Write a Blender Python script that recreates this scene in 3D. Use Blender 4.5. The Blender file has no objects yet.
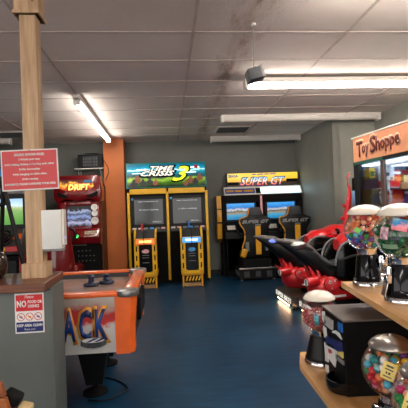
import bpy, bmesh, math, random
import numpy as np
from mathutils import Matrix, Vector
PI = math.pi
random.seed(7)
scene = bpy.context.scene
COL = scene.collection

EXPOSURE = 1.8
GLOW = 2.0 ** -EXPOSURE      # screens and signs keep their look at this exposure
# ------------------------------------------------------------------ materials
def lin(c):
    o = []
    for v in c:
        v /= 255.0
        o.append(v / 12.92 if v <= 0.04045 else ((v + 0.055) / 1.055) ** 2.4)
    return (o[0], o[1], o[2], 1.0)

def new_mat(name):
    m = bpy.data.materials.new(name)
    m.use_nodes = True
    nt = m.node_tree
    b = nt.nodes['Principled BSDF']
    return m, nt, b

def coords(nt, scale=(1, 1, 1)):
    tc = nt.nodes.new('ShaderNodeTexCoord')
    mp = nt.nodes.new('ShaderNodeMapping')
    mp.inputs['Scale'].default_value = scale
    nt.links.new(tc.outputs['Object'], mp.inputs['Vector'])
    return mp.outputs['Vector']

def noise(nt, vec, scale, detail=4, rough=0.6):
    n = nt.nodes.new('ShaderNodeTexNoise')
    n.inputs['Scale'].default_value = scale
    n.inputs['Detail'].default_value = detail
    n.inputs['Roughness'].default_value = rough
    nt.links.new(vec, n.inputs['Vector'])
    return n.outputs['Fac']

def ramp(nt, fac, stops, interp='LINEAR'):
    r = nt.nodes.new('ShaderNodeValToRGB')
    r.color_ramp.interpolation = interp
    el = r.color_ramp.elements
    while len(el) < len(stops):
        el.new(0.5)
    for e, (p, c) in zip(el, stops):
        e.position = p
        e.color = lin(c)
    nt.links.new(fac, r.inputs['Fac'])
    return r.outputs['Color']

def bump(nt, b, fac, strength, dist=0.005):
    bp = nt.nodes.new('ShaderNodeBump')
    bp.inputs['Strength'].default_value = strength
    bp.inputs['Distance'].default_value = dist
    nt.links.new(fac, bp.inputs['Height'])
    nt.links.new(bp.outputs['Normal'], b.inputs['Normal'])

def mat(name, c, rough=0.5, metal=0.0, var=0.06, vscale=9, bmp=0.0, emit=0.0, coat=0.0, spec=None):
    """plain surface with a slight procedural mottle of its own colour"""
    m, nt, b = new_mat(name)
    vec = coords(nt)
    n = noise(nt, vec, vscale)
    lo = tuple(max(0, v * (1 - var)) for v in c)
    hi = tuple(min(255, v * (1 + var)) for v in c)
    colr = ramp(nt, n, [(0.3, lo), (0.7, hi)])
    nt.links.new(colr, b.inputs['Base Color'])
    b.inputs['Roughness'].default_value = rough
    b.inputs['Metallic'].default_value = metal
    b.inputs['Coat Weight'].default_value = coat
    if spec is not None:
        b.inputs['Specular IOR Level'].default_value = spec
    if bmp:
        bump(nt, b, noise(nt, vec, vscale * 12), bmp)
    if emit:
        nt.links.new(colr, b.inputs['Emission Color'])
        b.inputs['Emission Strength'].default_value = emit * GLOW
    return m

def wood(name, dark, light, axis, rough=0.5, scale=14, coat=0.0, knots=False):
    m, nt, b = new_mat(name)
    s = [scale, scale, scale]
    s['XYZ'.index(axis)] = scale * 0.07
    vec = coords(nt, s)
    n = noise(nt, vec, 1.6, 6, 0.65)
    c = ramp(nt, n, [(0.3, dark), (0.65, light)])
    if knots:
        v2 = coords(nt, tuple(4.5 if k != axis else 4.2 for k in 'XYZ'))
        vo = nt.nodes.new('ShaderNodeTexVoronoi')
        vo.inputs['Scale'].default_value = 1.5
        nt.links.new(v2, vo.inputs['Vector'])
        rr = ramp(nt, vo.outputs['Distance'], [(0.03, (96, 62, 40)), (0.075, (255, 255, 255))])
        mx = nt.nodes.new('ShaderNodeMix')
        mx.data_type = 'RGBA'
        mx.blend_type = 'MULTIPLY'
        mx.inputs[0].default_value = 0.85
        nt.links.new(c, mx.inputs[6])
        nt.links.new(rr, mx.inputs[7])
        c = mx.outputs[2]
    nt.links.new(c, b.inputs['Base Color'])
    b.inputs['Roughness'].default_value = rough
    b.inputs['Coat Weight'].default_value = coat
    bump(nt, b, n, 0.15, 0.002)
    return m

def art(name, stops, axis='Z', lo=0.0, hi=1.0, emit=1.0, nscale=8, namt=0.35, rough=0.3):
    """printed or backlit artwork: colour bands along one axis broken up by noise"""
    m, nt, b = new_mat(name)
    tc = nt.nodes.new('ShaderNodeTexCoord')
    sp = nt.nodes.new('ShaderNodeSeparateXYZ')
    nt.links.new(tc.outputs['Object'], sp.inputs[0])
    mr = nt.nodes.new('ShaderNodeMapRange')
    mr.inputs['From Min'].default_value = lo
    mr.inputs['From Max'].default_value = hi
    nt.links.new(sp.outputs[axis], mr.inputs['Value'])
    n = noise(nt, coords(nt), nscale, 5, 0.7)
    ma = nt.nodes.new('ShaderNodeMath')
    ma.operation = 'MULTIPLY_ADD'
    ma.inputs[1].default_value = namt
    nt.links.new(n, ma.inputs[0])
    sb = nt.nodes.new('ShaderNodeMath')
    sb.operation = 'SUBTRACT'
    sb.inputs[1].default_value = namt / 2
    nt.links.new(mr.outputs[0], sb.inputs[0])
    nt.links.new(sb.outputs[0], ma.inputs[2])
    c = ramp(nt, ma.outputs[0], stops)
    nt.links.new(c, b.inputs['Base Color'])
    b.inputs['Roughness'].default_value = rough
    if emit:
        nt.links.new(c, b.inputs['Emission Color'])
        b.inputs['Emission Strength'].default_value = emit * GLOW
    return m

def emitter(name, c, s):
    m, nt, b = new_mat(name)
    b.inputs['Base Color'].default_value = lin(c)
    b.inputs['Emission Color'].default_value = lin(c)
    b.inputs['Emission Strength'].default_value = s * GLOW
    return m

def glass(name, tint=(255, 255, 255), gloss=0.10):
    m, nt, b = new_mat(name)
    nt.nodes.remove(b)
    out = nt.nodes['Material Output']
    tr = nt.nodes.new('ShaderNodeBsdfTransparent')
    tr.inputs[0].default_value = lin(tint)
    gl = nt.nodes.new('ShaderNodeBsdfGlossy')
    gl.inputs['Roughness'].default_value = 0.04
    lw = nt.nodes.new('ShaderNodeLayerWeight')
    lw.inputs['Blend'].default_value = 0.25
    ma = nt.nodes.new('ShaderNodeMath')
    ma.operation = 'MULTIPLY_ADD'
    ma.inputs[1].default_value = 0.55
    ma.inputs[2].default_value = gloss * 0.5
    nt.links.new(lw.outputs['Fresnel'], ma.inputs[0])
    mx = nt.nodes.new('ShaderNodeMixShader')
    nt.links.new(ma.outputs[0], mx.inputs[0])
    nt.links.new(tr.outputs[0], mx.inputs[1])
    nt.links.new(gl.outputs[0], mx.inputs[2])
    nt.links.new(mx.outputs[0], out.inputs['Surface'])
    return m

# ------------------------------------------------------------------ geometry
class MB:
    def __init__(self):
        self.bm = bmesh.new()

    def _add(self, tmp, M=None):
        if M is not None:
            bmesh.ops.transform(tmp, matrix=M, verts=tmp.verts)
        me = bpy.data.meshes.new('tmp')
        tmp.to_mesh(me)
        tmp.free()
        self.bm.from_mesh(me)
        bpy.data.meshes.remove(me)
        return self

    def box(self, c, s, bev=0.0, M=None, seg=2):
        t = bmesh.new()
        bmesh.ops.create_cube(t, size=1.0)
        bmesh.ops.scale(t, vec=s, verts=t.verts)
        if bev:
            bmesh.ops.bevel(t, geom=t.edges[:], offset=min(bev, min(s) * 0.45), segments=seg, profile=0.5, affect='EDGES')
        T = Matrix.Translation(c)
        return self._add(t, T if M is None else T @ M)

    def mm(self, x0, x1, y0, y1, z0, z1, bev=0.0):
        return self.box(((x0 + x1) / 2, (y0 + y1) / 2, (z0 + z1) / 2), (abs(x1 - x0), abs(y1 - y0), abs(z1 - z0)), bev)

    def prism(self, pts, d0, d1, plane='XZ', bev=0.0):
        """outline pts in a plane, thickness from d0 to d1 along the third axis"""
        t = bmesh.new()
        def v(a, b, d):
            return {'XZ': (a, d, b), 'YZ': (d, a, b), 'XY': (a, b, d)}[plane]
        lo = [t.verts.new(v(a, b, d0)) for a, b in pts]
        hi = [t.verts.new(v(a, b, d1)) for a, b in pts]
        n = len(pts)
        t.faces.new(lo)
        t.faces.new(hi[::-1])
        for i in range(n):
            t.faces.new((lo[i], hi[i], hi[(i + 1) % n], lo[(i + 1) % n]))
        bmesh.ops.recalc_face_normals(t, faces=t.faces)
        if bev:
            bmesh.ops.bevel(t, geom=t.edges[:], offset=bev, segments=2, profile=0.5, affect='EDGES')
        return self._add(t)

    def cyl(self, a, b, r0, r1=None, seg=20, bev=0.0):
        a, b = Vector(a), Vector(b)
        d = b - a
        t = bmesh.new()
        bmesh.ops.create_cone(t, cap_ends=True, segments=seg, radius1=r0, radius2=r0 if r1 is None else r1, depth=d.length)
        if bev:
            ed = [e for e in t.edges if len(e.link_faces) == 2 and any(len(f.verts) > 4 for f in e.link_faces)]
            bmesh.ops.bevel(t, geom=ed, offset=bev, segments=2, profile=0.5, affect='EDGES')
        q = Vector((0, 0, 1)).rotation_difference(d.normalized()).to_matrix().to_4x4()
        return self._add(t, Matrix.Translation((a + b) / 2) @ q)

    def ball(self, c, r, sub=2, sc=(1, 1, 1)):
        t = bmesh.new()
        bmesh.ops.create_icosphere(t, subdivisions=sub, radius=r)
        bmesh.ops.scale(t, vec=sc, verts=t.verts)
        return self._add(t, Matrix.Translation(c))

    def lathe(self, prof, seg=32, c=(0, 0, 0), M=None):
        t = bmesh.new()
        rings = []
        for r, z in prof:
            if r < 1e-6:
                rings.append([t.verts.new((0, 0, z))])
            else:
                rings.append([t.verts.new((r * math.cos(2 * PI * k / seg), r * math.sin(2 * PI * k / seg), z)) for k in range(seg)])
        for A, B in zip(rings, rings[1:]):
            for k in range(seg):
                k2 = (k + 1) % seg
                if len(A) == 1 and len(B) == 1:
                    continue
                if len(A) == 1:
                    t.faces.new((A[0], B[k2], B[k]))
                elif len(B) == 1:
                    t.faces.new((A[k], A[k2], B[0]))
                else:
                    t.faces.new((A[k], A[k2], B[k2], B[k]))
        bmesh.ops.recalc_face_normals(t, faces=t.faces)
        T = Matrix.Translation(c)
        return self._add(t, T if M is None else T @ M)

    def tube(self, pts, r, seg=10, smooth=3):
        P = [Vector(p) for p in pts]
        if smooth and len(P) > 2:
            Q = []
            for i in range(len(P) - 1):
                p0, p1, p2, p3 = P[max(i - 1, 0)], P[i], P[i + 1], P[min(i + 2, len(P) - 1)]
                for k in range(smooth):
                    u = k / smooth
                    Q.append(0.5 * ((2 * p1) + (p2 - p0) * u + (2 * p0 - 5 * p1 + 4 * p2 - p3) * u * u + (3 * p1 - p0 - 3 * p2 + p3) * u ** 3))
            Q.append(P[-1])
            P = Q
        rr = r if isinstance(r, (list, tuple)) else None
        t = bmesh.new()
        rings = []
        up = Vector((0, 0, 1))
        for i, p in enumerate(P):
            d = (P[min(i + 1, len(P) - 1)] - P[max(i - 1, 0)]).normalized()
            s = d.cross(up)
            if s.length < 1e-3:
                s = d.cross(Vector((0, 1, 0)))
            s.normalize()
            w = s.cross(d)
            if rr:
                f = i / (len(P) - 1) * (len(rr) - 1)
                j = min(int(f), len(rr) - 2)
                ra = rr[j] + (rr[j + 1] - rr[j]) * (f - j)
            else:
                ra = r
            rings.append([t.verts.new(p + ra * (math.cos(2 * PI * k / seg) * s + math.sin(2 * PI * k / seg) * w)) for k in range(seg)])
        for A, B in zip(rings, rings[1:]):
            for k in range(seg):
                t.faces.new((A[k], A[(k + 1) % seg], B[(k + 1) % seg], B[k]))
        t.faces.new(rings[0][::-1])
        t.faces.new(rings[-1])
        bmesh.ops.recalc_face_normals(t, faces=t.faces)
        return self._add(t)

    def loft(self, secs, cap=True):
        """skin a list of closed sections, each a list of points of equal count"""
        t = bmesh.new()
        R = [[t.verts.new(p) for p in s] for s in secs]
        n = len(R[0])
        for A, B in zip(R, R[1:]):
            for k in range(n):
                t.faces.new((A[k], A[(k + 1) % n], B[(k + 1) % n], B[k]))
        if cap:
            t.faces.new(R[0][::-1])
            t.faces.new(R[-1])
        bmesh.ops.recalc_face_normals(t, faces=t.faces)
        return self._add(t)

    def xform(self, M):
        bmesh.ops.transform(self.bm, matrix=M, verts=self.bm.verts)
        return self

    def build(self, name, m, parent=None, loc=(0, 0, 0), smooth=None, sub=0):
        me = bpy.data.meshes.new(name)
        self.bm.to_mesh(me)
        self.bm.free()
        me.materials.append(m)
        if smooth is not None:
            me.polygons.foreach_set('use_smooth', [True] * len(me.polygons))
            if smooth < 180:
                me.set_sharp_from_angle(angle=math.radians(smooth))
        o = bpy.data.objects.new(name, me)
        o.location = loc
        COL.objects.link(o)
        if parent:
            o.parent = parent
        if sub:
            s = o.modifiers.new('s', 'SUBSURF')
            s.levels = s.render_levels = sub
        return o

def tag(o, label, cat, group=None, kind=None):
    o['label'] = label
    o['category'] = cat
    if group:
        o['group'] = group
    if kind:
        o['kind'] = kind
    return o

def struct(o, label=None):
    o['kind'] = 'structure'
    if label:
        o['label'] = label
    return o

def thing(name, label, cat, loc=(0, 0, 0), rz=0.0, group=None):
    o = bpy.data.objects.new(name, None)
    o.empty_display_size = 0.1
    o.location = loc
    o.rotation_euler = (0, 0, rz)
    COL.objects.link(o)
    return tag(o, label, cat, group)

def copy_tree(o, parent=None):
    c = o.copy()
    COL.objects.link(c)
    if parent:
        c.parent = parent
    for ch in list(o.children):
        copy_tree(ch, c)
    return c

FACE_FRONT = Matrix(((1, 0, 0, 0), (0, 0, -1, 0), (0, 1, 0, 0), (0, 0, 0, 1)))       # reads from -Y
FACE_LEFT = Matrix(((0, 0, -1, 0), (-1, 0, 0, 0), (0, 1, 0, 0), (0, 0, 0, 1)))       # reads from -X

def text(s, name, m, parent, loc, size, face=FACE_FRONT, depth=0.002, bold=0.0, shear=0.0, tilt=0.0, lay=None, spacing=1.0):
    """lettering fitted to size (width, height or None) centred on loc"""
    cu = bpy.data.curves.new('t', 'FONT')
    cu.body = s
    cu.size = 1.0
    cu.offset = bold
    cu.shear = shear
    cu.space_character = spacing
    cu.extrude = 0.0
    cu.resolution_u = 2
    cu.align_x = 'CENTER'
    tmp = bpy.data.objects.new('t', cu)
    me = bpy.data.meshes.new_from_object(tmp)
    bpy.data.objects.remove(tmp)
    bpy.data.curves.remove(cu)
    bm = bmesh.new()
    bm.from_mesh(me)
    bpy.data.meshes.remove(me)
    bmesh.ops.remove_doubles(bm, verts=bm.verts, dist=1e-5)
    r = bmesh.ops.extrude_face_region(bm, geom=bm.faces[:])
    vs = [g for g in r['geom'] if isinstance(g, bmesh.types.BMVert)]
    bmesh.ops.translate(bm, vec=(0, 0, 1), verts=vs)
    xs = [v.co.x for v in bm.verts]
    ys = [v.co.y for v in bm.verts]
    cx, cy = (min(xs) + max(xs)) / 2, (min(ys) + max(ys)) / 2
    sx = size[0] / max(1e-6, max(xs) - min(xs))
    sy = size[1] / max(1e-6, max(ys) - min(ys)) if size[1] else sx
    for v in bm.verts:
        v.co = Vector(((v.co.x - cx) * sx, (v.co.y - cy) * sy, v.co.z * depth))
    bmesh.ops.recalc_face_normals(bm, faces=bm.faces)
    M = face @ Matrix.Rotation(tilt, 4, 'Z')
    if lay is not None:
        M = lay @ M
    bmesh.ops.transform(bm, matrix=Matrix.Translation(loc) @ M, verts=bm.verts)
    q = MB()
    q.bm.free()
    q.bm = bm
    return q.build(name, m, parent)

def disc(n, cx, cz, rx, rz):
    return [(cx + rx * math.cos(2 * PI * k / n), cz + rz * math.sin(2 * PI * k / n)) for k in range(n)]

# palette ------------------------------------------------------------------
M_black = mat('black_satin', (13, 13, 14), 0.42, spec=0.3)
M_blackmatte = mat('black_matte', (10, 10, 11), 0.75, spec=0.2)
M_blackgloss = mat('black_gloss', (10, 10, 11), 0.16, spec=0.4)
M_darkgrey = mat('dark_grey', (58, 60, 64), 0.6)
M_grey = mat('mid_grey', (120, 122, 124), 0.5)
M_white = mat('white_plastic', (226, 226, 222), 0.4, var=0.02)
M_cream = mat('cream_enamel', (236, 228, 214), 0.22, var=0.02, coat=0.4)
M_silver = mat('brushed_silver', (196, 190, 184), 0.3, 1.0, var=0.05, vscale=40)
M_chrome = mat('chrome', (225, 225, 228), 0.1, 1.0, var=0.02)
M_darkchrome = mat('dark_chrome', (40, 40, 43), 0.1, 0.85, var=0.1)
M_red = mat('red_gloss', (150, 16, 22), 0.22, coat=0.6)
M_deepred = mat('deep_red', (116, 10, 16), 0.2, coat=0.6)
M_brightred = mat('bright_red', (205, 26, 32), 0.3, coat=0.4)
M_signred = mat('sign_red', (206, 62, 66), 0.45, var=0.03)
M_yellow = mat('cabinet_yellow', (238, 182, 20), 0.4, var=0.04)
M_amber = mat('amber_yellow', (226, 160, 30), 0.4, var=0.05)
M_orange = mat('hockey_orange', (242, 104, 28), 0.32, var=0.04, coat=0.3)
M_navy = mat('navy', (28, 40, 104), 0.4)
M_blue = mat('blue_plastic', (36, 110, 196), 0.4)
M_lblue = mat('light_blue_print', (70, 150, 215), 0.4)
M_teal = mat('teal_edge', (20, 120, 118), 0.35)
M_green = mat('green_print', (30, 110, 60), 0.4)
M_paper = mat('paper_white', (232, 230, 226), 0.6, var=0.02)
M_card = mat('yellow_card', (232, 206, 118), 0.6, var=0.03)
M_cardboard = mat('cardboard', (176, 126, 76), 0.75)
M_tan = mat('tan_cloth', (206, 178, 128), 0.85, bmp=0.2)
M_skin = mat('printed_brown', (150, 92, 62), 0.5, var=0.25, vscale=40)
M_pink = mat('pink_plastic', (224, 168, 172), 0.4)
M_glass = glass('clear_glass')
M_pane = glass('cabinet_pane', (235, 240, 240), 0.06)
E_tube = emitter('lit_tube', (255, 244, 232), 15.0 / GLOW)
E_tube_dim = emitter('lit_tube_narrow', (255, 246, 236), 9.5 / GLOW)
E_white = emitter('lit_white', (250, 252, 255), 1.6)
E_green = emitter('lit_green', (60, 240, 120), 1.2)
E_screen_txt = emitter('screen_text', (225, 230, 235), 0.8)
M_screen_off = emitter('screen_dim', (58, 64, 64), 0.55)
M_screen_off.node_tree.nodes['Principled BSDF'].inputs['Base Color'].default_value = (0.006, 0.006, 0.006, 1)
M_screen_off.node_tree.nodes['Principled BSDF'].inputs['Roughness'].default_value = 0.12
M_letter_yellow = emitter('lit_yellow_letter', (255, 226, 120), 1.3)
M_letter_white = emitter('lit_white_letter', (245, 240, 225), 0.9)

def wall_mat(name, c):
    m, nt, b = new_mat(name)
    vec = coords(nt)
    n = noise(nt, vec, 2.2, 6)
    nt.links.new(ramp(nt, n, [(0.25, tuple(v * 0.94 for v in c)), (0.75, tuple(v * 1.05 for v in c))]), b.inputs['Base Color'])
    b.inputs['Roughness'].default_value = 0.55
    bump(nt, b, noise(nt, vec, 60, 3), 0.22, 0.004)
    return m

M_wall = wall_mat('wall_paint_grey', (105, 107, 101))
M_wall_right = wall_mat('wall_grey_lamplit', (140, 140, 131))  # lamplight put into the colour: lighter than the back wall's grey
M_knee = wall_mat('knee_wall_paint', (96, 102, 98))
M_orangewall = wall_mat('pillar_paint_orange', (214, 118, 56))

# ------------------------------------------------------------------ structure
def floor_mat():
    m, nt, b = new_mat('blue_floor_paint')
    vec = coords(nt)
    n1 = noise(nt, vec, 1.1, 6, 0.65)
    n2 = noise(nt, coords(nt, (1.0, 5.0, 1.0)), 3.5, 6, 0.7)
    c1 = ramp(nt, n1, [(0.3, (16, 56, 84)), (0.55, (20, 68, 100)), (0.75, (40, 84, 112))])
    c2 = ramp(nt, n2, [(0.4, (255, 255, 255)), (0.7, (176, 184, 190))])
    mx = nt.nodes.new('ShaderNodeMix')
    mx.data_type = 'RGBA'
    mx.blend_type = 'MULTIPLY'
    mx.inputs[0].default_value = 1.0
    nt.links.new(c1, mx.inputs[6])
    nt.links.new(c2, mx.inputs[7])
    nt.links.new(mx.outputs[2], b.inputs['Base Color'])
    rr = nt.nodes.new('ShaderNodeMapRange')
    b.inputs['Specular IOR Level'].default_value = 0.35
    rr.inputs['To Min'].default_value = 0.26
    rr.inputs['To Max'].default_value = 0.5
    nt.links.new(n1, rr.inputs['Value'])
    nt.links.new(rr.outputs[0], b.inputs['Roughness'])
    bump(nt, b, n2, 0.22, 0.006)
    return m

def ceiling_mat():
    m, nt, b = new_mat('ceiling_tile')
    vec = coords(nt)
    n = noise(nt, vec, 1.3, 5)
    base = ramp(nt, n, [(0.3, (226, 214, 206)), (0.7, (240, 229, 222))])
    # sooty streak that runs along one of the grid lines near the vent
    sp = nt.nodes.new('ShaderNodeSeparateXYZ')
    nt.links.new(vec, sp.inputs[0])
    d = nt.nodes.new('ShaderNodeMath')
    d.operation = 'SUBTRACT'
    d.inputs[1].default_value = 0.66
    nt.links.new(sp.outputs['X'], d.inputs[0])
    a = nt.nodes.new('ShaderNodeMath')
    a.operation = 'ABSOLUTE'
    nt.links.new(d.outputs[0], a.inputs[0])
    n3 = noise(nt, coords(nt, (5, 1.6, 1)), 1.8, 6, 0.75)
    ad = nt.nodes.new('ShaderNodeMath')
    ad.operation = 'MULTIPLY_ADD'
    ad.inputs[1].default_value = 0.7
    ad.inputs[2].default_value = -0.31
    nt.links.new(n3, ad.inputs[0])
    sm = nt.nodes.new('ShaderNodeMath')
    sm.operation = 'ADD'
    nt.links.new(a.outputs[0], sm.inputs[0])
    nt.links.new(ad.outputs[0], sm.inputs[1])
    soot = ramp(nt, sm.outputs[0], [(0.0, (190, 176, 168)), (0.06, (232, 224, 219)), (0.17, (255, 255, 255))])
    mx = nt.nodes.new('ShaderNodeMix')
    mx.data_type = 'RGBA'
    mx.blend_type = 'MULTIPLY'
    mx.inputs[0].default_value = 1.0
    nt.links.new(base, mx.inputs[6])
    nt.links.new(soot, mx.inputs[7])
    nt.links.new(mx.outputs[2], b.inputs['Base Color'])
    b.inputs['Roughness'].default_value = 0.9
    bump(nt, b, noise(nt, vec, 55, 3, 0.7), 0.5, 0.006)
    return m

H = 2.60
X0, X1, Y0, Y1 = -4.6, 3.25, -3.2, 8.05
q = MB(); q.mm(X0, X1 + 0.1, Y0, 8.4, -0.1, 0.0); struct(q.build('floor', floor_mat()))
q = MB(); q.mm(X0, X1 + 0.1, Y0, 8.4, H, H + 0.08); struct(q.build('ceiling', ceiling_mat()))
q = MB(); q.mm(X0, -0.9, Y1, Y1 + 0.12, 0, H); q.mm(-0.9, 2.7, Y1 + 0.06, Y1 + 0.18, 0, H); struct(q.build('wall_back', M_wall))
q = MB(); q.mm(X0 - 0.1, X0, 2.2, 8.2, 0, H); q.mm(X0 - 0.1, X0, Y0, 2.2, 0, 0.4); q.mm(X0 - 0.1, X0, Y0, 2.2, 2.4, H); struct(q.build('wall_left', M_wall))
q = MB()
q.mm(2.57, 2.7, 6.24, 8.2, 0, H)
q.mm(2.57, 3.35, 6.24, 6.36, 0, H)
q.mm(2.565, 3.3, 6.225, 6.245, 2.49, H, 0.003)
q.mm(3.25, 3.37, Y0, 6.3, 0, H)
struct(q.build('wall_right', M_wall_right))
q = MB(); q.mm(X0, X1, Y0 - 0.1, Y0, 0, 0.5); q.mm(X0, X0 + 0.9, Y0 - 0.1, Y0, 0.5, H); q.mm(X1 - 0.7, X1, Y0 - 0.1, Y0, 0.5, H); q.mm(X0, X1, Y0 - 0.1, Y0, 2.3, H)
struct(q.build('wall_front', M_wall))
q = MB(); q.mm(-1.112, -0.745, 7.72, 8.06, 0, H, 0.006); struct(q.build('pillar', M_orangewall), 'orange painted pillar on the back wall')

# grid of metal T bars under the tiles
M_tbar = mat('grid_bar_white', (196, 182, 174), 0.6)
q = MB()
gx = [0.25 + 1.22 * k for k in range(-4, 3)]
gy = [3.19 + 0.6 * k for k in range(-10, 9)]
for x in gx:
    q.mm(x - 0.011, x + 0.011, Y0, 8.05, H - 0.006, H + 0.002)
for y in gy:
    q.mm(X0, X1, y - 0.011, y + 0.011, H - 0.0045, H + 0.002)
struct(q.build('trim_1', M_tbar), 'white ceiling grid bars')
q = MB(); q.mm(-0.74, 2.57, 8.09, 8.115, 0, 0.09, 0.003); q.mm(X0, -1.115, 8.03, 8.055, 0, 0.09, 0.003); struct(q.build('baseboard_back', M_black))
q = MB(); q.mm(2.55, 2.575, 6.25, 8.1, 0, 0.09, 0.003); struct(q.build('baseboard_right', M_black))

# ------------------------------------------------------------------ ceiling things
M_batten = mat('batten_white', (232, 226, 218), 0.4, var=0.02)
def fluorescent(label, loc, length, rz, lit=True, drop=0.02, w=1.0):
    """batten with a rounded diffuser; local X runs along the lamp, top at z=0"""
    t = thing('fluorescent_light', label, 'light', loc, rz, 'fluorescent ceiling lights')
    q = MB(); q.mm(0, length, -0.06 * w, 0.06 * w, -drop - 0.03, 0, 0.004); q.build('housing', M_batten, t)
    q = MB()
    pr = [(-0.05, 0.0), (-0.05, -0.012), (-0.04, -0.034), (-0.02, -0.044), (0.0, -0.046), (0.02, -0.044), (0.04, -0.034), (0.05, -0.012), (0.05, 0.0)]
    q.loft([[(x, y * w, -drop - 0.03 + z) for y, z in pr] for x in (0.03, length - 0.03)])
    q.build('diffuser', (E_tube if w == 1.0 else E_tube_dim) if lit else M_batten, t, smooth=40)
    for x in (0.0, length - 0.035):
        q = MB(); q.mm(x, x + 0.035, -0.064 * w, 0.064 * w, -drop - 0.085, -drop + 0.0, 0.008); q.build('end_cap', M_batten, t)
    return t
fluorescent('lit fluorescent batten running away from the camera towards the orange pillar', (-0.97, 4.82, H), 2.6, PI / 2, drop=0.035, w=0.62)
fluorescent('lit fluorescent batten across the ceiling just behind the small hanging grey box', (0.85, 4.29, H - 0.02), 2.38, 0)
fluorescent('lit fluorescent batten at the top right edge of the photo', (0.89, 2.42, H - 0.02), 2.35, 0)
fluorescent('unlit white batten across the ceiling ending above the toy machine sign', (0.83, 6.03, H), 2.4, 0, False)
fluorescent('unlit white batten farthest back, close to the back wall', (0.85, 7.72, H), 1.7, 0, False)
fluorescent('white batten end far left, just above the red rules sign', (-4.0, 7.45, H), 1.38, 0, False)
# unseen lamps added behind the photographer to raise the ambient light
for y, x in ((-1.6, -2.8), (-0.9, 0.75)):
    fluorescent('unseen lit fluorescent batten added behind the photographer for ambient light', (x, y, H), 2.4, 0)

def vent(label, x, y, w, d):
    t = thing('ceiling_vent', label, 'vent', (x, y, H), 0, 'ceiling vents')
    q = MB()
    for a in (-1, 1):
        q.box((a * w / 2, 0, -0.008), (0.03, d + 0.03, 0.016), 0.003)
        q.box((0, a * d / 2, -0.008), (w, 0.03, 0.016), 0.003)
    q.build('frame', M_batten, t)
    q = MB(); q.box((0, 0, -0.003), (w, d, 0.004)); q.build('duct_backing', M_darkgrey, t)
    q = MB()
    n = 9
    for k in range(n):
        q.box((0, -d / 2 + d * (k + 0.5) / n, -0.011), (w, 0.02, 0.004), 0, Matrix.Rotation(0.7, 4, 'X'))
    q.build('louvre_slats', M_grey, t)
vent('square grey louvred air vent over the yellow racing cabinets', 1.16, 7.04, 0.54, 0.5)
vent('dark louvred air vent far left between post and red rules sign', -2.45, 7.08, 0.55, 0.45)

t = thing('pendant_box', 'small dark grey box hanging from the ceiling on a thin rod', 'sensor', (0.69, 3.05, H))
q = MB(); q.cyl((-0.01, 0, -0.325), (0.0, 0, 0.0), 0.003, seg=8); q.build('rod', M_grey, t)
q = MB(); q.cyl((0.0, 0, -0.012), (0.0, 0, 0.0), 0.02, seg=16); q.build('ceiling_rose', M_batten, t)
q = MB(); q.box((-0.012, 0, -0.385), (0.10, 0.13, 0.085), 0.006, Matrix.Rotation(-0.25, 4, 'Y')); q.build('housing', mat('sensor_grey', (70, 72, 76), 0.55), t, smooth=40)
q = MB(); q.box((0.042, -0.005, -0.368), (0.026, 0.12, 0.095), 0.008, Matrix.Rotation(-0.25, 4, 'Y')); q.build('rear_cap', mat('sensor_cap', (150, 146, 142), 0.5), t, smooth=40)
q = MB(); q.box((-0.005, 0, -0.335), (0.02, 0.03, 0.03), 0.003); q.build('bracket', M_darkgrey, t)

# ------------------------------------------------------------------ counter and post
M_top = wood('stained_counter_wood', (62, 34, 24), (128, 74, 48), 'X', 0.4, 16, 0.15)
M_pine = wood('pine_post', (160, 124, 92), (206, 172, 134), 'Z', 0.6, 20, 0, True)
q = MB(); q.mm(-2.6, -0.625, 2.26, 2.55, 0, 0.843); q.mm(-0.665, -0.612, 2.262, 2.30, 0, 0.843, 0.003); q.mm(-0.69, -0.645, 2.515, 2.56, 0, 0.843, 0.003)
struct(q.build('wall_counter', M_knee))
q = MB(); q.prism([(-2.7, 2.30), (-0.63, 2.20), (-0.652, 2.668), (-2.7, 2.70)], 0.845, 0.887, 'XY', 0.004)
tag(q.build('countertop', M_top), 'dark brown stained wooden top on the grey half wall', 'countertop')

t = thing('wooden_post', 'square pale pine post rising from the counter to the ceiling', 'post', (-0.744, 2.465, 0.887))
q = MB(); q.mm(-0.045, 0.045, -0.045, 0.045, 0.0, H - 0.887, 0.004); q.build('shaft', M_pine, t)
for nm, zz, hh, ww in (('base_trim', 0.0, 0.082, 0.066), ('capital', 1.478, 0.235, 0.066)):
    q = MB(); q.mm(-ww, ww, -ww, ww, zz, zz + hh, 0.003); q.build(nm, M_pine, t)
q = MB(); q.mm(-0.074, 0.074, -0.074, 0.074, 1.478, 1.496, 0.002)
q.build('capital_moulding', M_pine, t)

# red rules sign on the post
t = thing('rules_sign', 'red rules sign with white border and white lettering fixed to the pine post', 'sign', (-0.751, 2.412, 1.49))
TL = Matrix.Rotation(-math.radians(1.2), 4, 'Y')
q = MB(); q.box((0, 0, 0), (0.308, 0.005, 0.228), 0.002); q.xform(TL); q.build('border', M_paper, t)
q = MB(); q.box((0, -0.003, 0), (0.294, 0.003, 0.213), 0.001); q.xform(TL); q.build('panel', M_signred, t)
lines = [('ARCADE GROUND RULES:', 0.165), ('1-Watch your step', 0.115), ('2-No hitting, kicking or hurting each other', 0.268), ('3-No horseplay', 0.115), ('4-No hanging on table sides.', 0.185), ('5-No running', 0.085), ('6-PARENTS, PLEASE SUPERVISE YOUR KIDS.', 0.275)]
for k, (s, w) in enumerate(lines):
    text(s, 'lettering', M_paper, t, TL @ Vector((0, -0.0045, 0.085 - 0.0275 * k)), (w, 0.0145), bold=0.05, depth=0.001, lay=TL)
q = MB(); q.cyl((0, -0.008, 0.107), (0, 0.0, 0.107), 0.003, seg=10); q.build('nail', M_black, t)

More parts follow.
